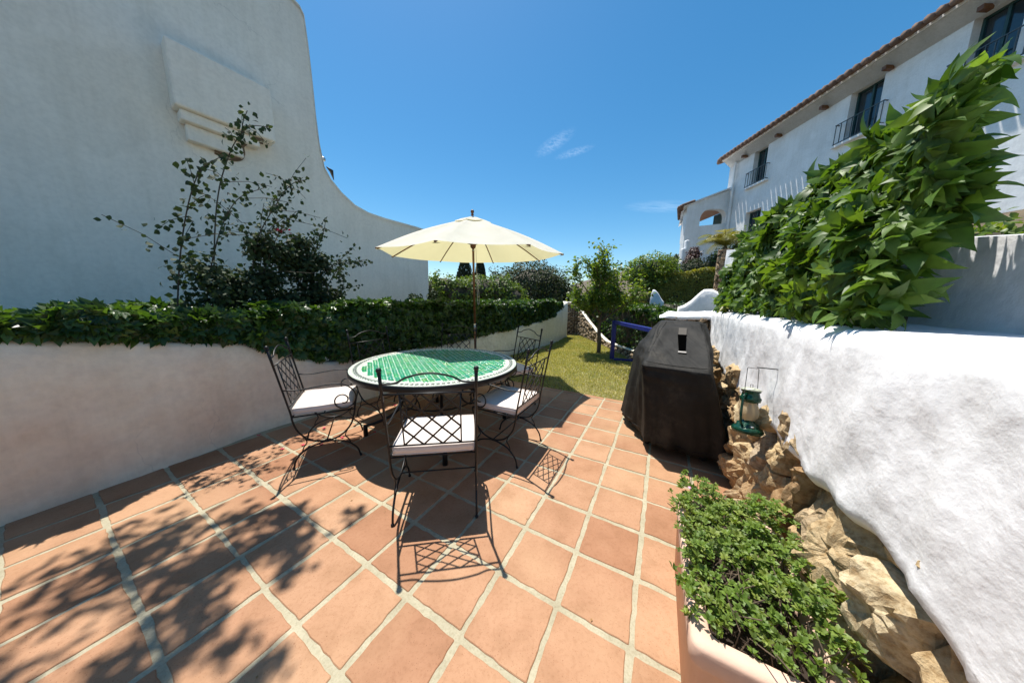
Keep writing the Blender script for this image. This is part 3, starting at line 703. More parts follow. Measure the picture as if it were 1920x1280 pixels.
# curved low stone wall with white coping right of the lawn
cw_ = empty('garden_wall', (0, 0, 0), 0, 'curved low rubble wall with white coping along the far lawn', 'wall')
cp = path_pts([(2.35, 11.35), (2.72, 11.42), (2.83, 10.45), (2.92, 9.5), (2.98, 8.64), (3.0, 7.65), (2.98, 6.8), (2.95, 6.0), (2.85, 5.2), (2.6, 4.45)], step=.08)
def ctop(y, i, n): return interp(y, [4.4, 5.5, 6.3, 6.8, 7.65, 8.64, 9.5, 10.45, 11.3, 11.42], [.45, .34, .24, .21, .16, .165, .37, .72, 1.06, 1.36]) if i > 5 else 1.36
v = []; f = []; n = len(cp); sv = MB()
for i, p in enumerate(cp):
    t = (cp[min(i+1, n-1)]-cp[max(i-1, 0)]).normalized(); nn = Vector((t.y, -t.x, 0))*-1   # outward = away from lawn
    nn = Vector((-t.y, t.x, 0)); h = ctop(p.y, i, n-1)
    for o, z in ((.06, -.05), (.06, h), (.2, h), (.2, -.05)): q = p+nn*o; v.append((q.x, q.y, z))
    m = int(h/.10)+1
    for k in range(m):
        for _ in range(1):
            c = p+nn*(.05+random.uniform(-.02, .02)); zz = (k+random.random())*.10
            if zz > h-.02: continue
            r_ = random.uniform(.035, .065); d3 = [Vector((random.gauss(0, 1), random.gauss(0, 1), random.gauss(0, 1))).normalized() for _ in range(1)]
            base = [(1, 0, 0), (-1, 0, 0), (0, 1, 0), (0, -1, 0), (0, 0, 1), (0, 0, -1), (.6, .6, .5), (-.6, .6, -.5), (.6, -.6, .5), (-.6, -.6, -.5)]
            bmx = bmesh.new()
            for q in base: bmx.verts.new(Vector(q)*random.uniform(.75, 1.2)*r_)
            bmesh.ops.convex_hull(bmx, input=bmx.verts); bmx.verts.index_update()
            sv.add([vv.co+c+Vector((0, 0, zz)) for vv in bmx.verts], [tuple(x.index for x in fc.verts) for fc in bmx.faces]); bmx.free()
for i in range(n-1):
    for k in range(4): f.append((i*4+k, (i+1)*4+k, (i+1)*4+(k+1) % 4, i*4+(k+1) % 4))
mk('mortar', v, f, M['mortar'], cw_); sv.build('stones', M['stone_far'], cw_, kind='stuff')
v = []; f = []
for i, p in enumerate(cp):
    t = (cp[min(i+1, n-1)]-cp[max(i-1, 0)]).normalized(); nn = Vector((-t.y, t.x, 0)); h = ctop(p.y, i, n-1)
    for k in range(8):
        a = 2*pi*k/8; q = p+nn*(.11+.06*cos(a)); v.append((q.x, q.y, h+.005+.03*sin(a)+.012*fbm((p.x*5, p.y*5, k))))
for i in range(n-1):
    for k in range(8): f.append((i*8+k, (i+1)*8+k, (i+1)*8+(k+1) % 8, i*8+(k+1) % 8))
f += [tuple(range(8)), tuple((n-1)*8+k for k in range(8))]
mk('coping', v, f, M['wall_far'], cw_, True)
# upper terrace wall with stone end column
up = empty('terrace_wall', (0, 0, 0), 0, 'upper whitewashed terrace wall with a rough stone end column behind the creeper', 'wall')
UO = Vector((4.26, 5.63, 0))
def uq(t, o, z): p = UO-VD*t+Vector((.875, -.484, 0))*o; return (p.x, p.y, z)
v = []; f = []; ts = np.linspace(0.0, 8.0, 90); NZ = 10
for t in ts:
    zt = max(1.66, 2.5-.15*t)
    for k in range(NZ+1): z = 1.2+(zt-1.2)*k/NZ; v.append(uq(t, .02*fbm((t*2, z*2, 2)), z))
    v.append(uq(t, .3, zt)); v.append(uq(t, .3, 1.2))
rows = NZ+3
for i in range(len(ts)-1):
    for k in range(rows-1): f.append((i*rows+k, (i+1)*rows+k, (i+1)*rows+k+1, i*rows+k+1))
f += [tuple(range(rows)), tuple((len(ts)-1)*rows+k for k in range(rows))]
mk('wall_face', v, f, M['white'], up)
stone_face(up, uq(-.015, -.10, 0)[:2], (.875, -.484), -.03, .20, 1.12, 2.52, .14, .13, 14, M['stone_far'], (.03, .09), .006, True)
stone_face(up, uq(-.10, -.02, 0)[:2], (-.484, -.875), -.02, .16, 1.12, 2.52, .13, .12, 15, M['stone_far'], (.03, .07), .006, True)
b = MB(); b.prism([uq(-.10, -.02, 0)[:2], uq(.05, -.02, 0)[:2], uq(.05, .2, 0)[:2], uq(-.10, .2, 0)[:2]], 1.0, 2.48); b.build('mortar', M['mortar'], up)

# ================================================================== HOUSE on the hill at the right
hs_ = empty('house', (13.2, 18, 3.6), 0, 'white two storey house with tiled roof and arched porch on the hillside', 'building')
def hp(x, y, z): return (x-13.2+(max(0, y-18.36)*.62 if x < 13.3 else 0), y-18, z-3.6)
# porch wing, face in the plane y=18: wall with arched opening, built as rim of polygons
XL, XR = 10.85, 13.35
def arch_wall(y0, y1):
    arc = [(11.72, 6.22)] + [(11.72+ .62*(1-cos(a)), 6.62+.62*sin(a)) for a in np.linspace(0, pi/2, 7)] + [(13.35-.55*(1-cos(a)) if 0 else 13.36-.5*(1-cos(a)), 6.74+.5*sin(a)) for a in np.linspace(pi/2, 0, 7)] + [(13.36, 6.40)]
    topl = [(XL, 7.45), (XR+.2, 8.42)]
    vo = []; 
    # column strips: split polygon in quads between arc x positions
    q = []
    xs2 = [a[0] for a in arc]
    def top(x): return 7.45+(x-XL)*(.97/(XR+.2-XL))
    m = MB()
    def pris(poly):
        n = len(poly); m.add([hp(x, y0, z) for x, z in poly]+[hp(x, y1, z) for x, z in poly], [tuple(range(n)), tuple(range(2*n-1, n-1, -1))]+[(i, n+i, n+(i+1) % n, (i+1) % n) for i in range(n)])
    pris([(XL, 3.2), (11.72, 3.2), (11.72, top(11.72)), (XL, top(XL))])
    pris([(11.72, 3.2), (13.36, 3.2), (13.36, 6.40), (11.72, 6.22)])
    pris([(13.36, 3.2), (13.55, 3.2), (13.55, top(13.55)), (13.36, top(13.36))])
    a2 = arc[1:-1]
    for (xa, za), (xb, zb_) in zip(a2, a2[1:]):
        if xb-xa > 1e-4: pris([(xa, za), (xb, zb_), (xb, top(xb)), (xa, top(xa))])
    return m
arch_wall(18, 18.35).build('porch_wall', M['house'], hs_)
b = MB(); b.add([hp(*p) for p in ((10.85, 18.35, 3.2), (11.15, 18.35, 3.2), (11.15, 21, 3.2), (10.85, 21, 3.2), (10.85, 18.35, 5.6), (11.15, 18.35, 5.6), (11.15, 21, 5.6), (10.85, 21, 5.6))], [(3, 2, 1, 0), (4, 5, 6, 7), (0, 1, 5, 4), (1, 2, 6, 5), (2, 3, 7, 6), (3, 0, 4, 7)])
b.build('side_parapet', M['house'], hs_)
b = MB(); b.box(hp(11.0, 20.0, 6.4), (.3, .3, 1.7)); b.build('pillar', M['house'], hs_)
b = MB(); b.add([hp(*p) for p in ((10.75, 18.3, 7.30), (13.5, 18.3, 7.30), (13.5, 21.2, 7.30), (10.75, 21.2, 7.30))], [(0, 1, 2, 3)]); b.add([hp(*p) for p in ((11.1, 18.3, 7.24), (13.5, 18.3, 7.24), (13.5, 21.2, 7.24), (11.1, 21.2, 7.24))], [(0, 1, 2, 3)]); b.build('porch_ceiling', M['plaster_in'], hs_)
b = MB(); b.box(hp(13.25, 19.4, 6.6), (.2, .7, 1.5)); b.build('porch_door', M['shutter'], hs_)
b = MB(); b.tube([hp(11.2, 21.0, 6.40), hp(13.3, 21.0, 6.55)], .05); b.tube([hp(11.2, 21.0, 6.0), hp(13.3, 21.0, 6.1)], .03); b.build('railing', M['iron'], hs_)
# porch roof (mono pitch) slab + tile edge
def roof_slab(x0, z0, x1, z1, y0, y1, th, name):
    m = MB(); P = [(x0, y0, z0), (x1, y0, z1), (x1, y1, z1), (x0, y1, z0)]
    m.add([hp(x, y, z) for x, y, z in P]+[hp(x, y, z+th) for x, y, z in P], [(3, 2, 1, 0), (4, 5, 6, 7), (0, 1, 5, 4), (1, 2, 6, 5), (2, 3, 7, 6), (3, 0, 4, 7)]); return m.build(name, M['house'], hs_)
roof_slab(10.55, 7.32, 13.29, 8.40, 17.85, 21.0, .07, 'porch_roof')
b = MB()
for k in range(15):
    y = 17.9+k*.2; b.tube([hp(10.46, y, 7.38), hp(11.2, y, 7.66)], .09, 8)
b.build('roof_tiles', M['roof'], hs_, True, kind='stuff')
b = MB(); b.add([hp(*p) for p in ((10.5, 18.0, 7.05), (10.86, 18.0, 7.3), (10.86, 21.5, 7.3), (10.5, 21.5, 7.05))], [(0, 1, 2, 3), (3, 2, 1, 0)]); b.build('eave_soffit', M['house'], hs_)
# main wing: facade x=13.35 running towards the camera
XF = 13.42
wins = [(15.72, 16.55, 8.0, 9.8), (11.2, 12.2, 8.0, 9.8), (15.6, 16.6, 4.8, 6.6), (8.4, 9.3, 8.0, 9.8)]
m = MB(); Ys = sorted(set([5.0, 18.0]+[w[0] for w in wins]+[w[1] for w in wins]))
for y0, y1 in zip(Ys, Ys[1:]):
    ws = [w for w in wins if w[0] <= y0 and w[1] >= y1]; zs = [2.6]
    for w in sorted(ws, key=lambda w: w[2]): zs += [w[2], w[3]]
    zs.append(10.1)
    for a, b2 in zip(zs[0::2], zs[1::2]): m.box(hp(XF+.25, (y0+y1)/2, (a+b2)/2), (.5, y1-y0-.0, b2-a))
m.box(hp(17, 18.2, 6.4), (7.0, .4, 7.4)); m.build('facade', M['house'], hs_)
for (y0, y1, z0, z1) in wins:
    w_ = MB(); yc, zc = (y0+y1)/2, (z0+z1)/2
    for yy in (y0+.03, y1-.03, yc): w_.box(hp(XF+.3, yy, zc), (.08, .06, z1-z0-.02))
    for zz in (z0+.04, z1-.04): w_.box(hp(XF+.3, yc, zz), (.07, y1-y0-.02, .06))
    wf = w_.build('window', M['shutter'], hs_)
    g_ = MB(); g_.box(hp(XF+.32, yc, zc), (.02, y1-y0-.04, z1-z0-.04)); g_.build('pane', M['dark_glass'], wf)
    rl = MB(); 
    if z0 > 7:
        for zz in (z0+.02, z0+.75): rl.box(hp(XF-.14, yc, zz), (.03, y1-y0+.5, .03))
        for k in range(9): rl.box(hp(XF-.14, y0-.22+(y1-y0+.44)*k/8, z0+.38), (.02, .02, .72))
        for yy in (y0-.23, y1+.23):
            for zz in (z0+.02, z0+.75): rl.box(hp(XF-.07, yy, zz), (.14, .02, .03))
        rl.build('balcony_rail', M['wire'], hs_)
        sl = MB(); sl.box(hp(XF-.08, yc, z0-.07), (.2, y1-y0+.6, .08)); sl.build('sill', M['house'], hs_)
m = MB()                                       # cornice and eave
m.add([hp(*p) for p in ((XF-.002, 4.9, 9.75), (XF-.45, 4.9, 10.1), (XF-.45, 18.3, 10.1), (XF-.002, 18.3, 9.75))], [(0, 1, 2, 3), (3, 2, 1, 0)]); m.box(hp(XF-.1, 11.6, 10.16), (.8, 13.5, .08)); m.build('cornice', M['house'], hs_)
for y in (17.0, 15.0, 13.0, 11, 9): 
    q = MB(); q.box(hp(XF-.2, y, 9.78), (.3, .12, .12)); q.build('corbel', M['wood'], hs_)
m = MB(); m.add([hp(*p) for p in ((XF-.6, 4.6, 10.22), (XF+6, 4.6, 12.6), (XF+6, 18.9, 12.6), (XF-.6, 18.9, 10.22))], [(0, 1, 2, 3), (3, 2, 1, 0)]); m.build('roof', M['roof'], hs_)
m = MB()
for k in range(56):
    y = 4.7+k*.255; m.tube([hp(XF-.72, y, 10.22), hp(XF+.5, y, 10.68)], .11, 8)
m.build('roof_tiles', M['roof'], hs_, True, kind='stuff')
m = MB(); m.tube([hp(XF-.12, 17.7, 3.5), hp(XF-.12, 17.7, 9.8)], .06); m.build('downpipe', M['house'], hs_)
# lower white annex hiding ground of the house
b = MB(); b.box((10.4, 17.2, 3.7), (.22, .3, 2.0)); b.box((10.64, 17.3, 3.9), (.24, .3, 2.6)); tag(b.build('garden_wall', M['white'], None, bevel=.08), 'narrow white stepped wall below the arched porch', 'wall')

# ================================================================== VEGETATION BEYOND
def bush(name, label, blobs, N, mat, size, tpl=TL, cat='shrub', trunk=None, core=.74, jit=.7, group=None):
    c = blobs[0]; e = empty(name, (c[0], c[1], 0), 0, label, cat, group)
    P, n, f_ = blob_leaves(N, blobs); Rm = frames(len(P), n, jit); S = RNG.uniform(.7, 1.3, len(P))*size
    bake('foliage', tpl, P-np.array([c[0], c[1], 0]), Rm, S, mat, e)
    if core: 
        o = add_core(e, [(b[0]-c[0], b[1]-c[1], *b[2:]) for b in blobs], M['twig'], core)
    if trunk:
        m = MB()
        for pts, r in trunk: m.tube([(p[0]-c[0], p[1]-c[1], p[2]) for p in spline(pts, 5)], [r*(1-.5*i/(5*(len(pts)-1))) for i in range(5*(len(pts)-1)+1)], 8)
        m.build('trunk', M['bark'], e, True)
    return e
bush('round_tree', 'large dark rounded tree behind the hedge right of the umbrella pole', [(.95, 14, 2.05, 1.9, 1.5, 1.38), (-.3, 14.2, 1.7, 1.1, 1.2, 1.1), (2.1, 14, 1.5, 1.2, 1.2, 1.2), (.9, 14, 1.0, 2.2, 1.4, 1.1)], 36000, M['olive'], .10, cat='tree', core=.66,
     trunk=[([(.9, 14, -.3), (.95, 14, .6), (.9, 14, 1.5)], .2)])
for x, h, r_, lb in ((-2.53, 3.42, .42, 'taller dark cypress left of the umbrella pole'), (-1.72, 3.38, .30, 'narrow dark cypress just behind the umbrella pole')):
    e = empty('cypress', (x, 14.5, -.3), 0, lb, 'tree'); n = 5200
    z = RNG.random(n)**.9*(h+.3); th = RNG.random(n)*2*pi; rr_ = r_*np.clip(1.15*np.sin(np.clip(z/(h+.3), 0, 1)*pi*.93+.2)**.5, .03, 1)*(1-.25*RNG.random(n)**2)*(1+.12*np.sin(th*5+z*6))
    P = np.stack([rr_*np.cos(th), rr_*np.sin(th), z], 1); nr_ = np.stack([np.cos(th), np.sin(th), np.full(n, .1)], 1)
    Rm = frames(n, nr_, .4); Rm[:, :, 1] = np.abs(0)+np.array([0, 0, 1])*.9+nr_*.3; bake('foliage', TL, P, Rm, RNG.uniform(.09, .16, n), M['cypress'], e)
    m = MB(); m.tube([(0, 0, -.2), (0, 0, h*.6), (0, 0, h)], [r_*.72, r_*.7, .02], 8); m.build('trunk', M['twig'], e)
bush('shrub', 'bright green loose shrub between the gable wall and the pole', [(-2.6, 9.9, 1.75, .8, .6, .55), (-3.0, 10.2, 1.5, .5, .5, .4), (-2.0, 9.9, 1.55, .6, .5, .6)], 7000, M['bright'], .075, TM)
bush('shrub', 'tall leggy shrub with pale green top beside the gable corner', [(-2.62, 9.6, 2.15, .16, .16, .28), (-2.55, 9.6, 1.8, .3, .3, .35)], 800, M['bright'], .08, TM, core=0, trunk=[([(-2.6, 9.6, 0), (-2.55, 9.6, 1.2), (-2.62, 9.6, 2.2)], .015)])
bush('shrub', 'sunlit rounded shrub behind the hedge beside the umbrella pole', [(-1.2, 10, 1.75, .85, .6, .55), (-.45, 10, 1.7, .6, .5, .6), (-1.7, 10, 1.6, .5, .5, .5), (0.0, 10.1, 1.5, .5, .5, .5)], 10000, M['bright'], .07, TM)
bush('shrub', 'olive brown scrub at the foot of the gable wall corner', [(-3.6, 11, 1.6, .6, .5, .5), (-3.1, 11, 1.4, .6, .5, .5)], 3500, M['olive'], .07)
bush('shrub', 'small dark plant poking above the hedge before the gable wall', [(-2.15, 6.05, 1.45, .16, .12, .13), (-1.85, 6.35, 1.45, .14, .12, .2)], 500, M['bougain'], .06, TM, core=0)
# orange tree and hill planting
bush('orange_tree', 'rounded green and gold fruit tree beyond the lawn at the right', [(5.55, 11.2, 2.75, .85, .7, .58), (6.2, 11.4, 2.75, .6, .6, .5), (5.0, 11.2, 2.6, .5, .5, .5), (5.6, 11.2, 2.2, .8, .6, .4)], 10000, M['lemon'], .085, TL, 'tree', core=.55,
     trunk=[([(5.6, 11.2, .6), (5.55, 11.2, 1.4), (5.75, 11.2, 2.4)], .06), ([(5.58, 11.2, 1.3), (5.3, 11.2, 1.8), (5.1, 11.2, 2.4)], .045), ([(5.56, 11.2, 1.5), (6.0, 11.2, 2.0), (6.2, 11.2, 2.5)], .04)])
bush('shrub', 'low yellowish shrubs under the round fruit tree', [(4.9, 10.8, 1.45, .5, .4, .3), (5.4, 10.8, 1.45, .5, .4, .3)], 3000, M['yellow'], .06)
bush('shrub', 'loose green shrubs on the terrace between the creeper and the house', [(5.6, 3.4, 1.9, .8, .8, .6), (7.2, 4.4, 2.0, .9, .9, .7), (8.6, 6.5, 2.2, 1.1, 1.1, .7), (4.4, .9, 1.8, .8, .8, .5), (7.0, 7.4, 1.9, .8, .8, .5)], 12000, M['bright'], .08, TM, core=.7)
bush('far_tree', 'distant dark tree line on the skyline beside the house', [(15.0, 26, 5.0, 1.0, 1, .7), (14.0, 26, 4.5, 1.3, 1, .8), (15.8, 26, 5.1, 1.0, 1, .8)], 3000, M['olive'], .22, cat='tree')
bush('shrub', 'dark shrub under the drooping palm fronds', [(8.4, 12.8, 2.9, .8, .5, .45), (9.2, 12.8, 3.0, .7, .5, .5)], 5000, M['bougain'], .08)
bush('shrub', 'purple brown shrub against the white stepped wall', [(9.15, 14.2, 3.75, .3, .3, .5), (8.95, 14.0, 3.3, .4, .4, .5)], 2200, M['purple'], .09)
bush('shrub', 'green shrubs filling the slope between palm and creeper', [(9.5, 12.8, 3.2, .6, .5, .6), (10.4, 12.5, 3.7, .9, .7, .8), (8.6, 10.8, 2.3, .5, .5, .5), (11.2, 12, 4, 1.2, 1, 1)], 9000, M['bright'], .08)
bush('shrub', 'scrubby green bank behind the curved rubble wall', [(4.6, 9.6, .9, .7, .6, .5), (5.2, 8.9, 1.0, .7, .6, .5), (5.7, 7.9, 1.0, .8, .7, .5), (5.2, 6.8, .9, .8, .7, .5)], 6000, M['hedge'], .07)
# palm
pl = empty('palm_tree', (9.2, 12.4, 3.0), 0, 'yellowing palm with drooping fronds below the arched porch', 'tree')
m = MB(); m.tube([(.35, 0, -.6), (.3, 0, .3), (.1, 0, .9)], [.13, .11, .08], 8); m.build('trunk', M['bark'], pl, True)
for k in range(26):
    a = 2*pi*k/26*1.9+random.uniform(-.2, .2); L_ = random.uniform(1.3, 1.9); el_ = random.uniform(.55, 1.4); rz = (cos(a), sin(a))
    pts = []; n = 14
    for i in range(n+1):
        s = i/n; d_ = L_*s*cos(el_)+.1*s; z_ = .9+L_*s*sin(el_)-1.0*L_*s*s*(.65); pts.append(Vector((.1+rz[0]*d_*1.15, rz[1]*d_*1.15, z_)))
    m = MB(); m.tube(pts, [.014*(1-.7*i/n) for i in range(n+1)], 5)
    for i in range(2, n+1):
        for s_ in (-1, 1):
            for h_ in (0, .5):
                p = pts[i-1].lerp(pts[i], h_); t = (pts[i]-pts[i-1]).normalized(); side = Vector((-rz[1], rz[0], 0))*s_
                ll = .42*sin(pi*min(.97, (i+h_)/(n+1.2)))+.08; tip = p+(side*.75+t*.65+Vector((0, 0, -.35+random.uniform(-.1, .1)))).normalized()*ll
                w_ = t*.016; m.add([p-w_, p+w_, tip+Vector((0, 0, 0))], [(0, 1, 2)])
    m.build('frond', M['palm'], pl)
hedge('hedge', [(5.6, 10.9), (6.4, 10.6), (7.3, 10.4), (8.4, 10.3)], 0, 1.0, lambda x, y: 1.0, lambda x, y: interp(x, [5.6, 6.6, 7.2, 8.4], [2.56, 2.60, 2.74, 2.84]), 20000, M['yellow'], 'clipped yellow green hedge block on the terrace above the grill', .06, TL, TL, 0, frac_top=.25, lum=.03)
# hedge behind the curved wall (right)
hedge('hedge', [(3.1, 12.4), (3.25, 11.4), (3.3, 10.2), (3.4, 9.3), (3.42, 8.2), (3.42, 7.2), (3.38, 6.2), (3.3, 5.3), (3.05, 4.75)][::-1], -.95, 1.0,
      lambda x, y: .12, lambda x, y: interp(y, [4.75, 6, 8, 11], [1.12, 1.20, 1.30, 1.46]), 17000, M['hedge'], 'dark creeper hedge behind the blue frame and lemon tree', .075, TFAN, TFANL, 60, frac_top=.3)

# lemon tree on the lawn
lt = empty('lemon_tree', (2.44, 7.46, 0), 0, 'young lemon tree with a slim trunk on the lawn', 'tree')
m = MB(); m.tube(spline([(0, 0, -.03), (.0, .0, .35), (-.03, 0, .72), (.0, 0, .95)], 6), [.06-.0008*i for i in range(19)], 10); m.build('trunk', M['bark'], lt, True)
tips = []; rl = random.Random(5)
def grow(p, d, L_, r, lev, mb):
    pts = [p]; q = p.copy(); dd = d.copy()
    for i in range(5):
        dd = (dd+Vector((rl.gauss(0, .13), rl.gauss(0, .13), rl.gauss(0, .08)+.05))).normalized(); q = q+dd*L_/5; pts.append(q)
        if lev > 0: tips.append((q, dd, lev))
    mb.tube(pts, [r*(1-.11*i) for i in range(6)], 6)
    if lev < 3:
        for k in range(4 if lev else 3):
            j = rl.randint(2, 5); nd = (dd+Vector((rl.gauss(0, .75), rl.gauss(0, .75), rl.uniform(-.2, .7)))).normalized(); grow(pts[j], nd, L_*rl.uniform(.5, .75), r*.5, lev+1, mb)
mb = MB()
for k, (dx, dy, dz, L_) in enumerate([(-.62, .1, .65, .70), (.55, -.1, .62, .82), (-.05, .15, 1, .92), (.35, .35, .7, .72), (-.35, -.4, .6, .62), (.85, .05, .40, .72), (-.15, -.1, 1, 1.0), (-.8, .2, .45, .6)]):
    grow(Vector((0, 0, .88)), Vector((dx, dy, dz)).normalized(), L_, .028, 0, mb)
mb.build('branches', M['bark'], lt, True)
P = []; Dn = []
for (q, dd, lev) in tips:
    for k in range(3):
        P.append(q+Vector((rl.gauss(0, .07), rl.gauss(0, .07), rl.gauss(0, .06)))); Dn.append(Vector((rl.gauss(0, .5), rl.gauss(0, .5), .7)))
P = np.array([tuple(p) for p in P])+np.array([2.44, 7.46, 0]); Dn = np.array([tuple(p) for p in Dn])
print('lemon leaves', len(P))
leaves(lt, TM, TM, P, frames(len(P), Dn, .5), RNG.uniform(.055, .10, len(P)), M['lemon'], 200)
# ================================================================== CREEPER on the right terrace
cr = empty('creeper', (0, 0, 0), 0, 'lush big leaved creeper spilling over the white band at the right edge', 'creeper')
N = 8200; t = 2.2+3.3*RNG.random(N); o = RNG.random(N); zt_ = 2.34-.03*t+.12*np.array([mn.noise(Vector((a*1.3, 2, 0))) for a in t])+.22*(1-np.clip((t-.1)/.9, 0, 1))*0
z = 1.40+(zt_-1.40)*RNG.random(N)**.8
dep = .36*np.sqrt(np.clip(1-((z-1.35)/(zt_-1.2))**2.2, 0.04, 1))*(.55+.45*np.clip((t-.1)/.8, 0, 1))
dep += .14*np.array([mn.noise(Vector((a*3.5, b*3.5, 5))) for a, b in zip(t, z)])
oo = dep*(1-.35*o**2)
base = np.array([uq(a, -b, c) for a, b, c in zip(t, oo, z)])
keep = t > 2.32+.8*np.clip(1-np.abs(z-1.9)/.42, 0, 1)+.2*RNG.random(N)
nr_ = np.tile(np.array([-.875, .2, .55]), (N, 1))
sel = keep & (np.array([mn.noise(Vector((a*4, b*4, 8))) for a, b in zip(t, z)]) > -.35)
Rm = frames(N, nr_, .85)
leaves(cr, TVINE, TVINE, base[sel], Rm[sel], (RNG.uniform(.04, .105, N)*(.7+.5*RNG.random(N)))[sel], M['vine'], 300, (oo/(dep+.01))[sel])
m = MB()
for k in range(16):
    t0 = random.uniform(3.2, 5.1); pts = [Vector(uq(t0, -.05, 1.38))]
    for i in range(5): pts.append(Vector(uq(t0+random.gauss(0, .06)*i, -random.uniform(.03, .15), 1.38+.10*(i+1))))
    m.tube(spline(pts, 3), .006, 5)
m.build('stems', M['twig'], cr)
# dry bleached tuft over the band edge
dt_ = MB()
for k in range(40):
    p = Vector(wp(2.0+random.gauss(0, .10), .0+random.gauss(0, .04), 1.42+random.gauss(0, .03))); q = p+Vector((random.gauss(-.02, .06), random.gauss(-.05, .05), random.uniform(-.11, .06)))
    s = (q-p).cross(Vector((0, 0, 1))); s = s.normalized()*.010 if s.length > 1e-5 else Vector((.01, 0, 0)); dt_.add([p-s*.5, p+s*.5, (p+q)/2+s, q, (p+q)/2-s], [(0, 1, 2, 3, 4)])
dt_.build('dry_leaves', M['palm'], cr, kind='stuff')

# ================================================================== BOUGAINVILLEA in front of the gable wall
bg_ = empty('bougainvillea', (0, 0, 0), 0, 'dark bougainvillea with arching shoots and red bracts before the gable wall', 'plant')
def ray_pt(px, py, Y):
    d = _f+_R*((px-960)/505.5)+_U*((640-py)/505.5); return Vector((0, 0, CH))+d*(Y/d.y)
shoots = [  # image-space guides turned into real 3-D canes at about the plant's distance
 [(470, 640, 3.3), (478, 470, 3.3), (520, 380, 3.35), (548, 345, 3.4), (576, 337, 3.45)],
 [(480, 560, 3.4), (505, 480, 3.4), (530, 425, 3.5), (556, 396, 3.55)],
 [(540, 590, 4.0), (575, 500, 4.0), (602, 450, 4.1), (612, 408, 4.1)],
 [(560, 590, 4.1), (600, 520, 4.1), (640, 485, 4.2), (668, 458, 4.3)],
 [(600, 560, 4.3), (640, 498, 4.3), (679, 494, 4.35)],
 [(590, 590, 4.3), (620, 560, 4.3), (650, 540, 4.35), (676, 536, 4.4)],
 [(610, 600, 4.2), (632, 570, 4.2), (645, 530, 4.3), (640, 512, 4.3)],
 [(480, 600, 3.6), (500, 540, 3.6), (520, 470, 3.6), (560, 440, 3.7)],
 [(470, 610, 3.4), (485, 520, 3.4), (500, 440, 3.4), (530, 410, 3.4)],
 [(400, 620, 3.0), (405, 400, 3.0), (430, 290, 3.0), (465, 240, 3.0), (504, 238, 3.0)],
 [(500, 600, 3.8), (530, 520, 3.8), (570, 460, 3.9), (600, 440, 4)],
 [(560, 600, 4.0), (590, 560, 4.0), (610, 530, 4.1), (630, 600, 4.0)],
 [(380, 640, 2.8), (400, 480, 2.8), (440, 380, 2.9), (500, 350, 3.1)],
 [(330, 640, 2.6), (340, 460, 2.6), (370, 330, 2.6), (420, 290, 2.7)]]
m = MB(); P = []; Dn = []; rb = random.Random(3)
for sh in shoots:
    pts = spline([ray_pt(*s) for s in sh], 14); m.tube(pts, [.007*(1-.6*i/len(pts)) for i in range(len(pts))], 5)
    for i, p in enumerate(pts):
        s = i/len(pts); w = .05*(1-s)+.022
        for k in range(1 if s > .75 else 2):
            P.append(p+Vector((rb.gauss(0, w), rb.gauss(0, w), rb.gauss(0, w*.8)))); Dn.append(Vector((rb.gauss(0, .7), rb.gauss(0, .7), .3)))
        if s < .8 and rb.random() < .22:
            q = p+Vector((rb.gauss(0, .22), rb.gauss(0, .2), rb.gauss(0, .16))); m.tube([p, (p+q)/2+Vector((0, 0, .03)), q], .003, 4)
            for k in range(12): P.append(p.lerp(q, k/11)+Vector((rb.gauss(0, .035), rb.gauss(0, .035), rb.gauss(0, .035)))); Dn.append(Vector((rb.gauss(0, .7), rb.gauss(0, .7), .3)))
m.build('canes', M['twig'], bg_, True)
P = np.array([tuple(p) for p in P]); Dn = np.array([tuple(p) for p in Dn])
B = []
for (px, py, Y, rx, rz_) in ((500, 530, 3.5, .22, .22), (492, 470, 3.45, .16, .16), (530, 470, 3.6, .12, .14), (545, 560, 3.8, .22, .16), (630, 560, 4.3, .10, .14), (545, 490, 3.8, .16, .22), (575, 500, 4.0, .22, .28), (520, 570, 3.7, .40, .16), (590, 550, 4.1, .20, .25), (600, 490, 4.1, .12, .14), (490, 460, 3.4, .08, .10), (565, 455, 3.9, .10, .10), (440, 540, 3.1, .25, .22), (380, 530, 2.8, .25, .3)):
    c = ray_pt(px, py, Y); B.append((c.x, c.y, c.z, rx, .22, rz_))
P2, n2_, _ = blob_leaves(9500, B, shell=.9)
P = np.concatenate([P, P2]); Dn = np.concatenate([Dn, n2_])
print('boug', len(P))
leaves(bg_, TMW, TMW, P, frames(len(P), Dn, .6), RNG.uniform(.035, .062, len(P)), M['bougain'], 300)
for c, n in ((ray_pt(525, 432, 3.45), 10),):
    for k in range(n):
        o = MB(); q = c+Vector((rb.gauss(0, .035), rb.gauss(0, .03), rb.gauss(0, .015)))
        a = Vector((rb.gauss(0, 1), rb.gauss(0, 1), rb.gauss(0, 1))).normalized()*.022; b = a.cross(Vector((0, .4, 1))).normalized()*.014
        o.add([q-a, q-b, q+a, q+b], [(0, 1, 2, 3)]); o.build('bract', M['red'], bg_)
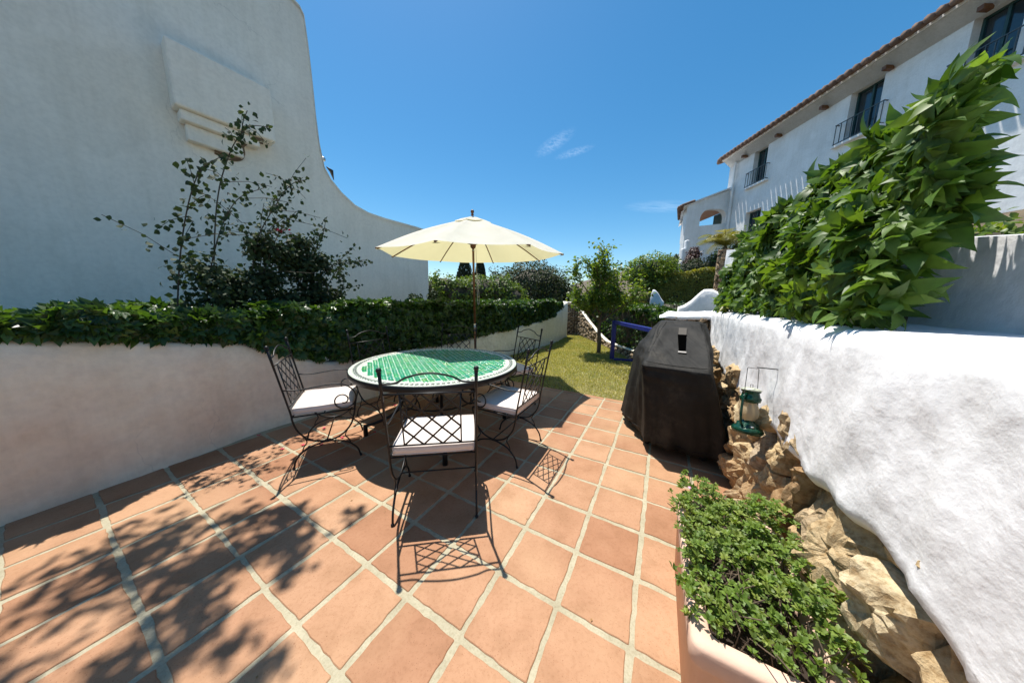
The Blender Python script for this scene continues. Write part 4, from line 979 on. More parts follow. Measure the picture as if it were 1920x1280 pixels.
# overhanging tree at the left, out of the photo, whose shade dapples the tiles
ot = empty('shade_tree', (-3.6, -.5, 0), 0, 'tree overhanging the patio from the near left', 'tree')
m = MB(); m.tube(spline([(-3.6, -.5, 0), (-3.5, -.4, 1.6), (-3.3, -.1, 3.0), (-2.9, .7, 4.0)], 5), [.12-.004*i for i in range(16)], 8)
for q in (((-2.9, .7, 4.0), (-2.3, 1.3, 4.9), (-2.0, 2.0, 5.5)), ((-2.9, .7, 4.0), (-2.6, 1.2, 4.6), (-2.6, 2.2, 5.0)), ((-3.1, .4, 3.6), (-2.2, .6, 4.4), (-1.9, 1.4, 4.8))):
    m.tube(spline(q, 5), [.04-.002*i for i in range(11)], 6)
m.v = [(x+3.6, y+.5, z) for x, y, z in m.v]; m.build('trunk', M['bark'], ot, True)
tb = []
for (sx, sy, hz, r1_) in ((-1.35, 1.42, 5.3, .22), (-1.62, 1.28, 5.2, .25), (-1.50, 1.62, 5.4, .16), (-1.75, 1.55, 5.3, .2), (-1.55, 1.05, 5.0, .2), (-1.15, 1.22, 5.2, .10), (-1.35, .95, 5.1, .14), (-1.15, .92, 5.0, .09), (-1.3, .72, 5.0, .14), (-1.5, .8, 5, .16), (-1.05, 1.62, 5.3, .07), (-1.02, .78, 5, .07), (-.95, .86, 5.1, .09), (-1.1, .68, 5.1, .14), (-.88, .72, 5, .05), (-1.2, 1.42, 5.3, .08), (-2.1, 1.3, 5.2, .4), (-2.0, .6, 5, .4)):
    tb.append((sx+SUNV.x/SUNV.z*hz+3.6, sy+SUNV.y/SUNV.z*hz+.5, hz, r1_, r1_*.8, r1_*.6))
P, n_, _ = blob_leaves(2400, tb, shell=.95); bake('foliage', TM, P, frames(len(P), n_, .6), RNG.uniform(.06, .10, len(P)), M['lemon'], ot)

# ================================================================== TABLE
TC = (-.815, 2.93); TR = .866; TZ = .762
tb_ = empty('table', (TC[0], TC[1], 0), radians(18), 'round garden table topped with green mosaic and black iron rim', 'table')
b = MB(); b.lathe([(.001, -.02), (TR-.02, -.02), (TR-.002, -.018), (TR-.002, -.004), (TR-.012, -.0035), (.001, -.0035)], (0, 0, TZ), 96, False); b.build('tabletop', M['mosaic_grout'], tb_)
b = MB(); b.lathe([(TR-.0015, -.055), (TR+.004, -.055), (TR+.008, -.05), (TR+.008, -.006), (TR+.004, -.001), (TR-.0015, -.001), (TR-.0015, -.055)], (0, 0, TZ), 96, False); b.build('rim', M['iron'], tb_, True)
def glaze(name, cols):
    m, nt, N, L, P = newmat(name); at = N.new('ShaderNodeAttribute'); at.attribute_name = 'tint'
    r = N.new('ShaderNodeValToRGB'); e = r.color_ramp.elements
    while len(e) < len(cols): e.new(.5)
    for k, c in enumerate(cols): e[k].position = k/(len(cols)-1); e[k].color = (*c, 1)
    L.new(at.outputs['Fac'], r.inputs['Fac']); L.new(r.outputs[0], P.inputs['Base Color'])
    P.inputs['Roughness'].default_value = .12; P.inputs['Specular IOR Level'].default_value = .6
    n = N.new('ShaderNodeTexNoise'); n.inputs['Scale'].default_value = 60; bump(nt, P, n.outputs['Fac'], .15, .002); return m
M['glaze'] = glaze('green_glaze', [(.01, .20, .09), (.016, .30, .14), (.013, .25, .12), (.04, .34, .12), (.01, .26, .17), (.10, .29, .05)])
M['chip'] = glaze('pale_glaze', [(.62, .64, .56), (.72, .72, .64), (.55, .62, .52)])
M['chipd'] = glaze('dark_glaze', [(.10, .11, .11), (.16, .17, .15)])
RI = TR-.115
def frame2(Pxy, ang_, tilt=.02):
    n = len(Pxy); c_, s_ = np.cos(ang_), np.sin(ang_); R_ = np.zeros((n, 3, 3)); tx, ty = RNG.normal(size=n)*tilt, RNG.normal(size=n)*tilt
    R_[:, 0, 0] = c_; R_[:, 1, 0] = s_; R_[:, 0, 1] = -s_; R_[:, 1, 1] = c_; R_[:, 2, 2] = 1; R_[:, 2, 0] = tx; R_[:, 2, 1] = ty; R_[:, 0, 2] = -tx; R_[:, 1, 2] = -ty; return R_
# rhombic lattice: long hexagonal green tiles, pale square chips at the corners
la, lb_ = .052, .052; ga = radians(28); A1 = np.array([cos(ga-18*pi/180), sin(ga-18*pi/180)]); A2 = np.array([-A1[1], A1[0]])
gpos = []; cpos = []
for i in range(-22, 23):
    for j in range(-22, 23):
        p = A1*la*i+A2*lb_*j
        if np.linalg.norm(p) < RI-.010: gpos.append(p)
        q = A1*la*(i+.5)+A2*lb_*(j+.5)
        if np.linalg.norm(q) < RI-.004: cpos.append(q)
gpos = np.array(gpos); cpos = np.array(cpos)
h = .0247; ct = .0095
oct_ = [(h, -h+ct), (h, h-ct), (h-ct, h), (-h+ct, h), (-h, h-ct), (-h, -h+ct), (-h+ct, -h), (h-ct, -h)]
tv = np.array([(x, y, -.004) for x, y in oct_]+[(x*.95, y*.95, .0012) for x, y in oct_]); tf = [(i, (i+1) % 8, 8+(i+1) % 8, 8+i) for i in range(8)]+[tuple(range(8, 16))]
aa = math.atan2(A1[1], A1[0])
bake('green_mosaic', (tv, tf), np.c_[gpos, np.full(len(gpos), TZ-.0025)], frame2(gpos, np.full(len(gpos), aa), .035), np.ones(len(gpos)), M['glaze'], tb_)
sq = .0088; tv2 = np.array([(x*sq, y*sq, -.004) for x, y in ((1, 0), (0, 1), (-1, 0), (0, -1))]+[(x*sq*.9, y*sq*.9, .001) for x, y in ((1, 0), (0, 1), (-1, 0), (0, -1))]); tf2 = [(i, (i+1) % 4, 4+(i+1) % 4, 4+i) for i in range(4)]+[(4, 5, 6, 7)]
bake('pale_mosaic', (tv2, tf2), np.c_[cpos, np.full(len(cpos), TZ-.0022)], frame2(cpos, np.full(len(cpos), aa), .03), np.ones(len(cpos)), M['chip'], tb_)
def ringtiles(r, n, w, hh, mat, name, rot=0):
    th = np.arange(n)*2*pi/n; p = np.stack([r*np.cos(th), r*np.sin(th)], 1)
    q = [(-w, -hh), (w, -hh), (w, hh), (-w, hh)]; tv = np.array([(x, y, -.004) for x, y in q]+[(x*.93, y*.93, .001) for x, y in q])
    bake(name, (tv*np.array([1, 1, 1.3]), tf2), np.c_[p, np.full(n, TZ-.0008)], frame2(p, th+rot, .02), np.ones(n), mat, tb_)
ringtiles(RI+.006, 190, .007, .0118, M['chip'], 'pale_ring')
ringtiles(RI+.028, 190, .012, .0118, M['chip'], 'pale_ring')
ringtiles(RI+.050, 120, .0065, .0125, M['chipd'], 'dark_ring', .5)
ringtiles(RI+.066, 120, .0065, .0125, M['chipd'], 'dark_ring', -.5)
ringtiles(RI+.092, 180, .014, .0142, M['chip'], 'pale_ring')
# legs: four sweeping flat iron scroll legs plus ring
for k in range(4):
    a = radians(-72-18)+k*pi/2; c_, s_ = cos(a), sin(a)
    def L3(r, z): return (r*c_, r*s_, z)
    b = MB()
    b.tube([L3(.77, 0), L3(.77, .10), L3(.765, .115)], [.024, .022, .018], 8)
    b.tube(spline([L3(.77, .105), L3(.66, .13), L3(.50, .20), L3(.40, .32), L3(.42, .46), L3(.52, .58), L3(.64, .66), L3(.72, .715)], 7), .016, 8, .6)
    b.tube(spline([L3(.44, .25), L3(.33, .24), L3(.25, .32), L3(.27, .42), L3(.35, .44), L3(.38, .38), L3(.34, .34)], 6), .009, 6)
    b.build('leg', M['iron'], tb_, True)
b = MB(); b.tube([(.41*cos(t_), .41*sin(t_), .36) for t_ in np.linspace(0, 2*pi, 49)], .008, 6); b.tube([(.70*cos(t_), .70*sin(t_), .715) for t_ in np.linspace(0, 2*pi, 61)], .011, 6); b.build('ring', M['iron'], tb_, True)
b = MB()
for k in range(2): a = radians(18)+k*pi/2; b.tube([(-TR*.98*cos(a), -TR*.98*sin(a), .727), (TR*.98*cos(a), TR*.98*sin(a), .727)], .010, 6)
b.build('cross_brace', M['iron'], tb_)

# ================================================================== CHAIRS
def chair_parts():
    """list of (name, mesh, material) in chair space: +y to the table, seat centre at the origin"""
    out = []; hw = .27
    def add(name, mb, mat, smooth=True):
        me = bpy.data.meshes.new(name); me.from_pydata([tuple(p) for p in mb.v], [], mb.f); me.update()
        if smooth: me.shade_smooth()
        me.materials.append(mat); out.append((name, me, None))
    def yb(z): return -.225-(z-.47)*.18
    for s in (-1, 1):
        X = s*hw
        b = MB(); b.tube(spline([(X, yb(1.045), 1.045), (X, yb(.75), .75), (X, yb(.50), .50), (X, -.222, .42), (X, -.19, .32), (X, -.11, .235), (X, 0, .205), (X, .11, .235), (X, .19, .32), (X, .222, .42), (X, .23, .465)], 5), .0075, 8)
        b.tube([(X, yb(1.045), 1.045), (X, yb(.86), .86)], [.011, .008], 8); b.ball((X, yb(1.055), 1.057), .016, 12); b.tube([(X, yb(1.035), 1.03), (X, yb(1.035), 1.042)], .0125, 10)
        b.tube([(X, -.228, .462), (X, .232, .462)], .0065, 6)
        add('side_frame', b, M['iron'])
        b = MB(); b.tube(spline([(X, -.25, 0), (X, -.225, .085), (X, -.15, .16), (X, -.05, .193), (X, 0, .196), (X, .05, .193), (X, .15, .16), (X, .225, .085), (X, .25, 0)], 5), .0075, 8)
        for q in (-1, 1):
            b.tube(spline([(X, q*.175, .295), (X, q*.150, .255), (X, q*.142, .22), (X, q*.165, .185), (X, q*.178, .150)], 4), .005, 6); b.ball((X, q*.25, .008), .012, 8)
        add('leg_arch', b, M['iron'])
        b = MB(); c0 = Vector((X, .145, .545)); sp = []
        for i in range(15):
            a = -pi*.5-i/14*pi*2.0; r = .062*(1-.66*i/14); sp.append(c0+Vector((0, r*cos(a)*-1*-1, r*sin(a))))
        sp = [Vector((X, .145+ (.075*(1-.7*i/16))*cos(-pi/2-(i/16)*2.1*pi), .555+(.075*(1-.7*i/16))*sin(-pi/2-(i/16)*2.1*pi))) for i in range(17)]
        pts = spline([(X, yb(.70), .70), (X, -.16, .690), (X, -.04, .702), (X, .07, .712), (X, .15, .700), (X, .215, .655), (X, .245, .585), (X, .228, .515), (X, .19, .488)]+[tuple(p) for p in sp[0:]], 3)
        b.tube(pts, .006, 8); add('arm', b, M['iron'])
    b = MB()
    b.tube([(-hw, yb(.905), .905), (hw, yb(.905), .905)], .006, 6)
    b.tube(spline([(-hw, yb(.972), .972), (-hw+.05, yb(.972), .972), (-hw+.09, yb(.98), .980), (-hw+.15, yb(1.01), 1.012), (0, yb(1.03), 1.034), (hw-.15, yb(1.01), 1.012), (hw-.09, yb(.98), .980), (hw-.05, yb(.972), .972), (hw, yb(.972), .972)], 5), .006, 8)
    b.tube([(-hw, yb(.548), .548), (hw, yb(.548), .548)], .006, 6)
    for s in (-1, 1): b.tube([(s*.175, yb(.905), .905), (s*.175, yb(.548), .548)], .005, 6)
    add('back_frame', b, M['iron'])
    x0, x1, z0, z1 = -.175, .175, .548, .905; pit_ = .1167
    for sgn in (1, -1):
        k = -6
        while k < 8:
            # line x*sgn + offset : z = z1 - (x*sgn - a)
            a = x0+.02*0+k*pit_+ (0.0)
            pts = []
            for x in np.linspace(x0, x1, 141):
                xx = x*sgn; z = z1-(xx-a)*1.02
                if z0 <= z <= z1: pts.append((x, z))
            if len(pts) > 22:
                (xa, za), (xb, zb_) = pts[0], pts[-1]; d = Vector((xb-xa, 0, zb_-za)); d.normalize(); pn = Vector((-d.z, 0, d.x))*.0055
                b = MB(); off = .003*sgn
                P8 = []
                for (xq, zq) in ((xa, za), (xb, zb_)):
                    for w_, dy in ((-1, -.0018), (1, -.0018), (1, .0018), (-1, .0018)): P8.append((xq+pn.x*w_, yb(zq)+dy+off*.7, zq+pn.z*w_))
                b.add(P8, [(3, 2, 1, 0), (4, 5, 6, 7), (0, 1, 5, 4), (1, 2, 6, 5), (2, 3, 7, 6), (3, 0, 4, 7)]); add('slat', b, M['iron'], False)
            k += 1
    b = MB(); b.tube([(-hw, -.222, .462), (hw, -.222, .462)], .0065, 6); b.tube([(-hw, .228, .462), (hw, .228, .462)], .0065, 6); b.tube([(-hw, 0, .462), (hw, 0, .462)], .005, 6); b.tube([(-hw, 0, .205), (hw, 0, .205)], .006, 6)
    add('seat_frame', b, M['iron'])
    # cushion
    v = []; f = []; nx_, ny_ = 15, 13; W2, D2 = .258, .222
    def cz(u, w): 
        e = min(1, (1-abs(u))*7)*min(1, (1-abs(w))*7); return e
    def rr_(u, w):  # rounded outline
        return u*W2*(1-.02*w*w), w*D2*(1-.02*u*u)
    grid = []
    for side in (1, -1):
        for j in range(ny_):
            for i in range(nx_):
                u = -1+2*i/(nx_-1); w = -1+2*j/(ny_-1); uu = math.copysign(1-(1-abs(u))**1.5, u) if u else 0; ww = math.copysign(1-(1-abs(w))**1.5, w) if w else 0
                x, y = rr_(uu, ww); e = (1-abs(uu)**8)*(1-abs(ww)**8); zc = .503
                z = zc+side*(.022+.016*e+(.0035*fbm((x*9, y*9, 2)) if side > 0 else 0)); v.append((x, y-.002, z))
    n1_ = nx_*ny_
    for j in range(ny_-1):
        for i in range(nx_-1):
            a = j*nx_+i; f.append((a, a+1, a+nx_+1, a+nx_)); f.append((n1_+a, n1_+a+nx_, n1_+a+nx_+1, n1_+a+1))
    ring = [i for i in range(nx_)]+[j*nx_+nx_-1 for j in range(1, ny_)]+[(ny_-1)*nx_+i for i in range(nx_-2, -1, -1)]+[j*nx_ for j in range(ny_-2, 0, -1)]
    for k in range(len(ring)): a, b2 = ring[k], ring[(k+1) % len(ring)]; f.append((a, n1_+a, n1_+b2, b2))
    b = MB(); b.add(v, f); add('cushion', b, M['cushion'])
    b = MB()
    for off_ in (0, n1_):
        lp_ = [Vector(v[off_+a]) for a in ring]; lp_ = [p*1.0+Vector((0, 0, .002 if off_ == 0 else -.002)) for p in lp_]; b.tube(lp_+[lp_[0]], .0032, 5)
    add('piping', b, M['cushion'])
    return out
CP = chair_parts()
def chair(c, fdir, label, tilt=0):
    rz = math.atan2(fdir[1], fdir[0])-pi/2
    e = empty('chair', (c[0], c[1], 0), rz, label, 'chair', 'wrought iron chairs round the mosaic table')
    for nme, me, _ in CP:
        o = bpy.data.objects.new(nme, me); COL.objects.link(o); o.parent = e
    return e
chair((-.525, 1.826), (-.151, .988), 'nearest iron chair seen from behind, its lattice back over the cushion')
chair((-1.744, 2.455), (.89, .456), 'iron chair left of the table before the pinkish wall, leaf shadows on its cushion')
chair((-1.56, 3.29), (.886, -.46), 'iron chair mostly hidden beyond the left table edge against the dark hedge')
chair((-.84, 3.90), (-.02, -1), 'iron chair in umbrella shade behind the table, left of the pole')
chair((-.03, 2.52), (-.88, .47), 'iron chair at the right of the table with a half shaded cushion')
chair((-.02, 3.70), (-.82, -.57), 'iron chair at the far right of the table before the lawn')

# ================================================================== UMBRELLA
UC = Vector((-.685, 4.784, 2.201)); nrm = Vector((-.01, -.046, 1)).normalized(); ax = Vector((0, 1, 0)).cross(nrm).normalized(); ay = nrm.cross(ax)
um = empty('parasol', (UC-nrm*(UC.z/nrm.z))[:], 0, 'cream market umbrella with a brown wooden pole behind the table', 'umbrella')
UM = Matrix(((ax.x, ay.x, nrm.x), (ax.y, ay.y, nrm.y), (ax.z, ay.z, nrm.z))); UH = UC.z/nrm.z; um.rotation_euler = UM.to_euler()
mc, nt, N_, L_, P_ = newmat('cream_cloth'); P_.inputs['Base Color'].default_value = (.78, .74, .62, 1); P_.inputs['Roughness'].default_value = .9
tc = N_.new('ShaderNodeTexCoord'); n1, r1 = noise_ramp(nt, tc.outputs['Object'], 3, 5, [(.3, (.74, .71, .61)), (.7, (.83, .80, .71))]); L_.new(r1.outputs[0], P_.inputs['Base Color'])
n2 = N_.new('ShaderNodeTexNoise'); n2.inputs['Scale'].default_value = 8; n2.inputs['Detail'].default_value = 3; L_.new(tc.outputs['Object'], n2.inputs['Vector']); bump(nt, P_, n2.outputs['Fac'], .4, .02)
tr = N_.new('ShaderNodeBsdfTranslucent'); tr.inputs['Color'].default_value = (.80, .72, .40, 1); mx = N_.new('ShaderNodeMixShader'); mx.inputs[0].default_value = .38
L_.new(P_.outputs[0], mx.inputs[1]); L_.new(tr.outputs[0], mx.inputs[2]); L_.new(mx.outputs[0], N_['Material Output'].inputs['Surface']); M['cloth'] = mc
PH = -1.728; RC = 1.514; AP = .60
def canopy(r0, r1, z0, z1, nr, scal, droop, name):
    v = []; f = []; na = 8*10
    for i in range(nr+1):
        s = i/nr
        for k in range(na):
            a = PH-2*pi*k/na; q = (k % 10)/10; edge = cos(pi/8)/cos((q-.5)*pi/4)           # octagon: 1 at the ribs
            rib = 1-4*q*(1-q)
            r = (r0+(r1-r0)*s)*edge*(1-(1-rib)*scal*s*s); z = z0+(z1-z0)*(s**.93) - (1-rib)*droop*s*(1-s*.4) + .05*sin(pi*s)*rib*(r1-r0)/1.354
            v.append((r*cos(a), r*sin(a), UH+z))
    for i in range(nr):
        for k in range(na): k2 = (k+1) % na; f.append((i*na+k, i*na+k2, (i+1)*na+k2, (i+1)*na+k))
    if r0 < .02: v.append((0, 0, UH+z0)); f += [(k, len(v)-1, (k+1) % na) for k in range(na)]
    o = mk(name, v, f, M['cloth'], um, True); return o
def czat(r): s = (r-.16)/(RC-.16); return AP-.05+(0-AP+.05)*(max(0, s)**.93)+.05*sin(pi*s)
canopy(.16, RC, AP-.05, 0, 16, .03, .035, 'canopy'); canopy(.012, .32, AP+.01, AP-.095, 5, .05, .015, 'vent_cap')
for k in range(8):
    a = PH-2*pi*k/8; c_, s_ = cos(a), sin(a); b = MB()
    pts = [(r*c_, r*s_, UH+czat(r)-.022) for r in np.linspace(.06, RC-.01, 9)]; b.tube(pts, .011, 6); b.ball(((RC-.0)*c_, (RC-.0)*s_, UH-.012), .013, 8)
    rb_ = b.build('rib', M['wood'], um, True)
    b = MB(); b.tube([(.04*c_, .04*s_, UH+.17), (.55*c_, .55*s_, UH+czat(.55)-.035)], .010, 6); b.build('strut', M['wood'], rb_)
    b = MB(); a1, a2 = a-.035, a+.035; rr2 = RC-.05
    b.add([(rr2*cos(a1), rr2*sin(a1), UH-.028), (rr2*cos(a2), rr2*sin(a2), UH-.028), ((RC+.004)*cos(a+.02), (RC+.004)*sin(a+.02), UH-.024), ((RC+.004)*cos(a-.02), (RC+.004)*sin(a-.02), UH-.024)], [(0, 1, 2, 3)]); b.build('tip_pocket', M['cloth'], um)
b = MB(); b.tube([(0, 0, .05), (0, 0, .95)], .021, 12); b.tube([(0, 0, .95), (0, 0, UH+AP)], .019, 12); b.build('pole', M['wood'], um, True)
b = MB(); b.tube([(0, 0, .88), (0, 0, 1.02)], .0235, 12); b.tube([(0, 0, UH+.06), (0, 0, UH+.08)], .024, 12); b.build('sleeve', M['metal'], um, True)
b = MB(); b.lathe([(.02, .10), (.045, .12), (.05, .17), (.045, .20), (.022, .21)], (0, 0, UH), 14); b.lathe([(.02, AP-.07), (.05, AP-.06), (.05, AP-.01), (.02, AP)], (0, 0, UH), 14); b.build('hub', M['wood'], um, True)
b = MB(); b.lathe([(.018, AP+.02), (.026, AP+.04), (.016, AP+.055), (.03, AP+.08), (.026, AP+.105), (.005, AP+.12)], (0, 0, UH), 14); b.build('finial', M['wood'], um, True)
b = MB(); b.tube(spline([(.05, -.02, UH+.1), (.055, -.02, 1.9), (.06, -.02, 1.45), (.075, -.02, 1.36), (.09, -.02, 1.45), (.06, -.02, 1.9)], 5), .0035, 5); b.build('cord', M['cord'], um)
b = MB(); b.lathe([(.25, 0), (.26, .02), (.24, .05), (.06, .07), (.035, .09), (.035, .32), (.023, .33)], (0, 0, 0), 28); b.build('base', M['iron'], um, True)

# ================================================================== COVERED GRILL
gr = empty('grill', (1.75, 2.75, 0), 0, 'barbecue grill under a weathered black fabric cover beside the stone wall', 'grill')
mg, nt, N_, L_, P_ = newmat('cover_fabric'); tc = N_.new('ShaderNodeTexCoord')
n1, r1 = noise_ramp(nt, tc.outputs['Object'], 4, 7, [(.3, (.007, .0068, .0065)), (.55, (.017, .016, .0145)), (.75, (.050, .044, .035))], .7); L_.new(r1.outputs[0], P_.inputs['Base Color']); P_.inputs['Roughness'].default_value = .7; P_.inputs['Specular IOR Level'].default_value = .22
n2 = N_.new('ShaderNodeTexNoise'); n2.inputs['Scale'].default_value = 400; L_.new(tc.outputs['Object'], n2.inputs['Vector']); n3 = N_.new('ShaderNodeTexNoise'); n3.inputs['Scale'].default_value = 5; n3.inputs['Detail'].default_value = 4; L_.new(tc.outputs['Object'], n3.inputs['Vector'])
mpx = N_.new('ShaderNodeMapping'); mpx.inputs['Scale'].default_value = (5, 1.6, 2.2); mpx.inputs['Rotation'].default_value = (.3, .5, .7); L_.new(tc.outputs['Object'], mpx.inputs['Vector'])
n6 = N_.new('ShaderNodeTexNoise'); n6.inputs['Scale'].default_value = 1.8; n6.inputs['Detail'].default_value = 3; n6.inputs['Distortion'].default_value = 1.2; L_.new(mpx.outputs[0], n6.inputs['Vector'])
b0_ = bump(nt, P_, n6.outputs['Fac'], .3, .04); bb = bump(nt, P_, n3.outputs['Fac'], .2, .02, b0_); bump(nt, P_, n2.outputs['Fac'], .3, .001, bb); M['cover'] = mg
# cross-section loops: four corners (front-left, back-left, back-right, front-right), z at each corner
secs = [
 [(1.345, 2.43, .10), (1.37, 3.26, .10), (2.16, 3.32, .10), (1.88, 2.12, .10)],
 [(1.31, 2.42, .35), (1.40, 3.25, .35), (2.17, 3.30, .35), (1.83, 2.11, .35)],
 [(1.25, 2.42, .68), (1.45, 3.22, .66), (2.20, 3.24, .66), (1.73, 2.11, .68)],
 [(1.205, 2.425, .875), (1.47, 3.20, .88), (2.24, 3.10, .88), (1.655, 2.125, .875)],
 [(1.225, 2.455, .905), (1.49, 3.17, .945), (2.26, 3.05, .95), (1.665, 2.155, .905)],
 [(1.40, 2.70, 1.03), (1.60, 3.14, 1.12), (2.20, 2.98, 1.12), (1.82, 2.40, 1.03)],
 [(1.60, 2.97, 1.19), (1.69, 3.12, 1.235), (2.10, 2.92, 1.235), (1.95, 2.70, 1.19)],
 [(1.66, 3.02, 1.238), (1.72, 3.12, 1.250), (2.05, 2.93, 1.250), (1.99, 2.80, 1.238)]]
NS = 22; v = []; f = []; fine = []
for a, b2 in zip(secs, secs[1:]):
    m_ = 7
    for k in range(m_): fine.append([tuple(p[i]+(q[i]-p[i])*k/m_ for i in range(3)) for p, q in zip(a, b2)])
fine.append(secs[-1])
tot = NS*4
for li, sec in enumerate(fine):
    cx_ = sum(p[0] for p in sec)/4; cy_ = sum(p[1] for p in sec)/4
    for e in range(4):
        p, q = Vector(sec[e]), Vector(sec[(e+1) % 4])
        for k in range(NS):
            s = k/NS; c = p.lerp(q, s); out_ = (Vector((c.x-cx_, c.y-cy_, 0))).normalized(); z = c.z
            cr_ = min(s, 1-s)                       # corner rounding
            rnd = -.035*max(0, 1-cr_/.08)**2
            low = max(0, 1-z/.9)
            fold = (.014*sin(s*pi*6+e*2+z*1.5) + .040*mn.noise(Vector((s*5+e*7, e*3, z*.5))) + .018*mn.noise(Vector((s*14+e*7, e*3, z*.8+4))))*(low**.6) + .006*mn.noise(Vector((c.x*7, c.y*7, z*3)))
            sag = -.02*sin(pi*s)*sstep(.5, .9, z)*(1 if z < .95 else .3)
            wr = .010*sin((c.x*.8+c.y*1.1-z*1.7)*22+3*mn.noise(Vector((c.x*5, c.y*5, z*5)))) * (1 if z > .5 else .5)*mn.noise(Vector((c.x*3+5, c.y*3, z*3)))*1.6
            if z > .86:
                for (ax_, ay_, bx_, by_, amp_, w_) in ((1.22, 2.45, 1.62, 2.86, .022, .030), (1.24, 2.50, 1.60, 3.02, -.018, .035), (1.50, 3.15, 1.36, 2.66, .016, .03), (1.64, 2.17, 1.90, 2.62, .014, .03), (1.30, 2.46, 1.78, 2.72, .010, .025)):
                    dx_, dy_ = bx_-ax_, by_-ay_; t_ = max(0, min(1, ((c.x-ax_)*dx_+(c.y-ay_)*dy_)/(dx_*dx_+dy_*dy_))); dd_ = math.hypot(c.x-ax_-dx_*t_, c.y-ay_-dy_*t_); wr += amp_*math.exp(-(dd_/w_)**2)*(1-t_*.5)
            else:
                for (se, ss, amp_, w_) in ((0, .16, .022, .04), (0, .45, -.020, .05), (0, .78, .018, .05), (3, .93, .020, .03), (3, .62, -.014, .05), (3, .30, .018, .05), (3, .12, -.014, .03), (2, .8, .02, .05)):
                    if e == se: wr += amp_*math.exp(-((s-ss-.06*sin(z*3+ss*9))/w_)**2)*(1-z*.6)
            hem = .02*mn.noise(Vector((c.x*5, c.y*5, 9))) if z < .12 else 0
            c = c+out_*(rnd+fold*(1 if z < .93 else .45)+sag+wr); v.append((c.x-1.75, c.y-2.75, c.z+hem+(wr*.8 if z > .93 else 0)))
for i in range(len(fine)-1):
    for k in range(tot): k2 = (k+1) % tot; f.append((i*tot+k, (i+1)*tot+k, (i+1)*tot+k2, i*tot+k2))
v.append((1.86-1.75, 2.97-2.75, 1.262)); i = (len(fine)-1)*tot; f += [(i+k, len(v)-1, i+(k+1) % tot) for k in range(tot)]
cv = mk('cover', v, f, M['cover'], gr, True)
md = cv.modifiers.new('s', 'SOLIDIFY'); md.thickness = .003
# seams, tag and black vent patch on the sloping front
from mathutils.bvhtree import BVHTree
bvh = BVHTree.FromPolygons([Vector(p) for p in v], f)
def slope_pt(s, h, o=.008):
    a, b2 = Vector((1.225, 2.455, .905)), Vector((1.665, 2.155, .905)); c, d = Vector((1.60, 2.97, 1.19)), Vector((1.95, 2.70, 1.19))
    p = a.lerp(b2, s).lerp(c.lerp(d, s), h)-Vector((1.75, 2.75, 0)); dn = Vector((-.22, -.3, .93)).normalized(); hit = bvh.ray_cast(p+dn*.4, -dn); p = hit[0] if hit[0] else p; return p+dn*o
def patch(s0, s1, h0, h1, mat, name, o=.03, sk=0):
    b = MB(); P4 = [slope_pt(s0+sk, h0, o), slope_pt(s1, h0, o), slope_pt(s1, h1, o), slope_pt(s0, h1, o)]
    n = (P4[1]-P4[0]).cross(P4[3]-P4[0]).normalized()*.004; b.add([tuple(p) for p in P4]+[tuple(p+n) for p in P4], [(3, 2, 1, 0), (4, 5, 6, 7), (0, 1, 5, 4), (1, 2, 6, 5), (2, 3, 7, 6), (3, 0, 4, 7)]); return b.build(name, mat, gr)
patch(.46, .62, .34, .80, simple('vent_dark', (.001, .001, .001), 1, 0, 0, 1, 0, spec=0), 'vent_black_patch', .005, .05)  # matt black patch stands in for the shade inside the vent opening
patch(.47, .625, .80, .96, simple('grey_patch', (.07, .06, .05), .8), 'vent_flap', .008)
patch(.50, .63, .31, .345, simple('label_strip', (.3, .28, .26), .7), 'label_strip', .009)
for pts in ([slope_pt(-.10+.30*q_+.03*sin(q_*5), q_*1.15, .002) for q_ in np.linspace(.25, 1, 14)], [slope_pt(.97-.03*q_, q_*1.1, .002) for q_ in np.linspace(.05, 1, 12)], [slope_pt(q_, .02, .001) for q_ in np.linspace(.04, .96, 16)]):
    sm = MB(); sm.tube(pts, .0035, 5); sm.build('seam', M['cover'], gr)
for ang0 in (0,):
    c0_ = fine[1]; hm = MB(); ring_ = [Vector(v[1*tot+k]) for k in range(0, tot, 2)]; hm.tube(ring_+[ring_[0]], .004, 5); hm.build('hem', M['cover'], gr)
b = MB()
for e in ((1.42, 2.62), (1.47, 3.12), (1.95, 3.1), (1.80, 2.32)):
    b.tube([(e[0]-1.75-.0, e[1]-2.75, .12), (e[0]-1.75, e[1]-2.75, .06)], .018, 8)
b.build('caster_stem', M['iron'], gr)
for e in ((1.42, 2.62), (1.47, 3.12), (1.95, 3.1), (1.80, 2.32)):
    b = MB(); R90 = Matrix.Rotation(pi/2, 3, 'X'); w = MB(); w.lathe([(.012, -.014), (.030, -.014), (.034, -.008), (.034, .008), (.030, .014), (.012, .014)], (0, 0, 0), 14); w.v = [tuple(R90 @ Vector(p)+Vector((e[0]-1.75, e[1]-2.75, .034))) for p in w.v]; w.build('wheel', M['rubber'], gr, True)

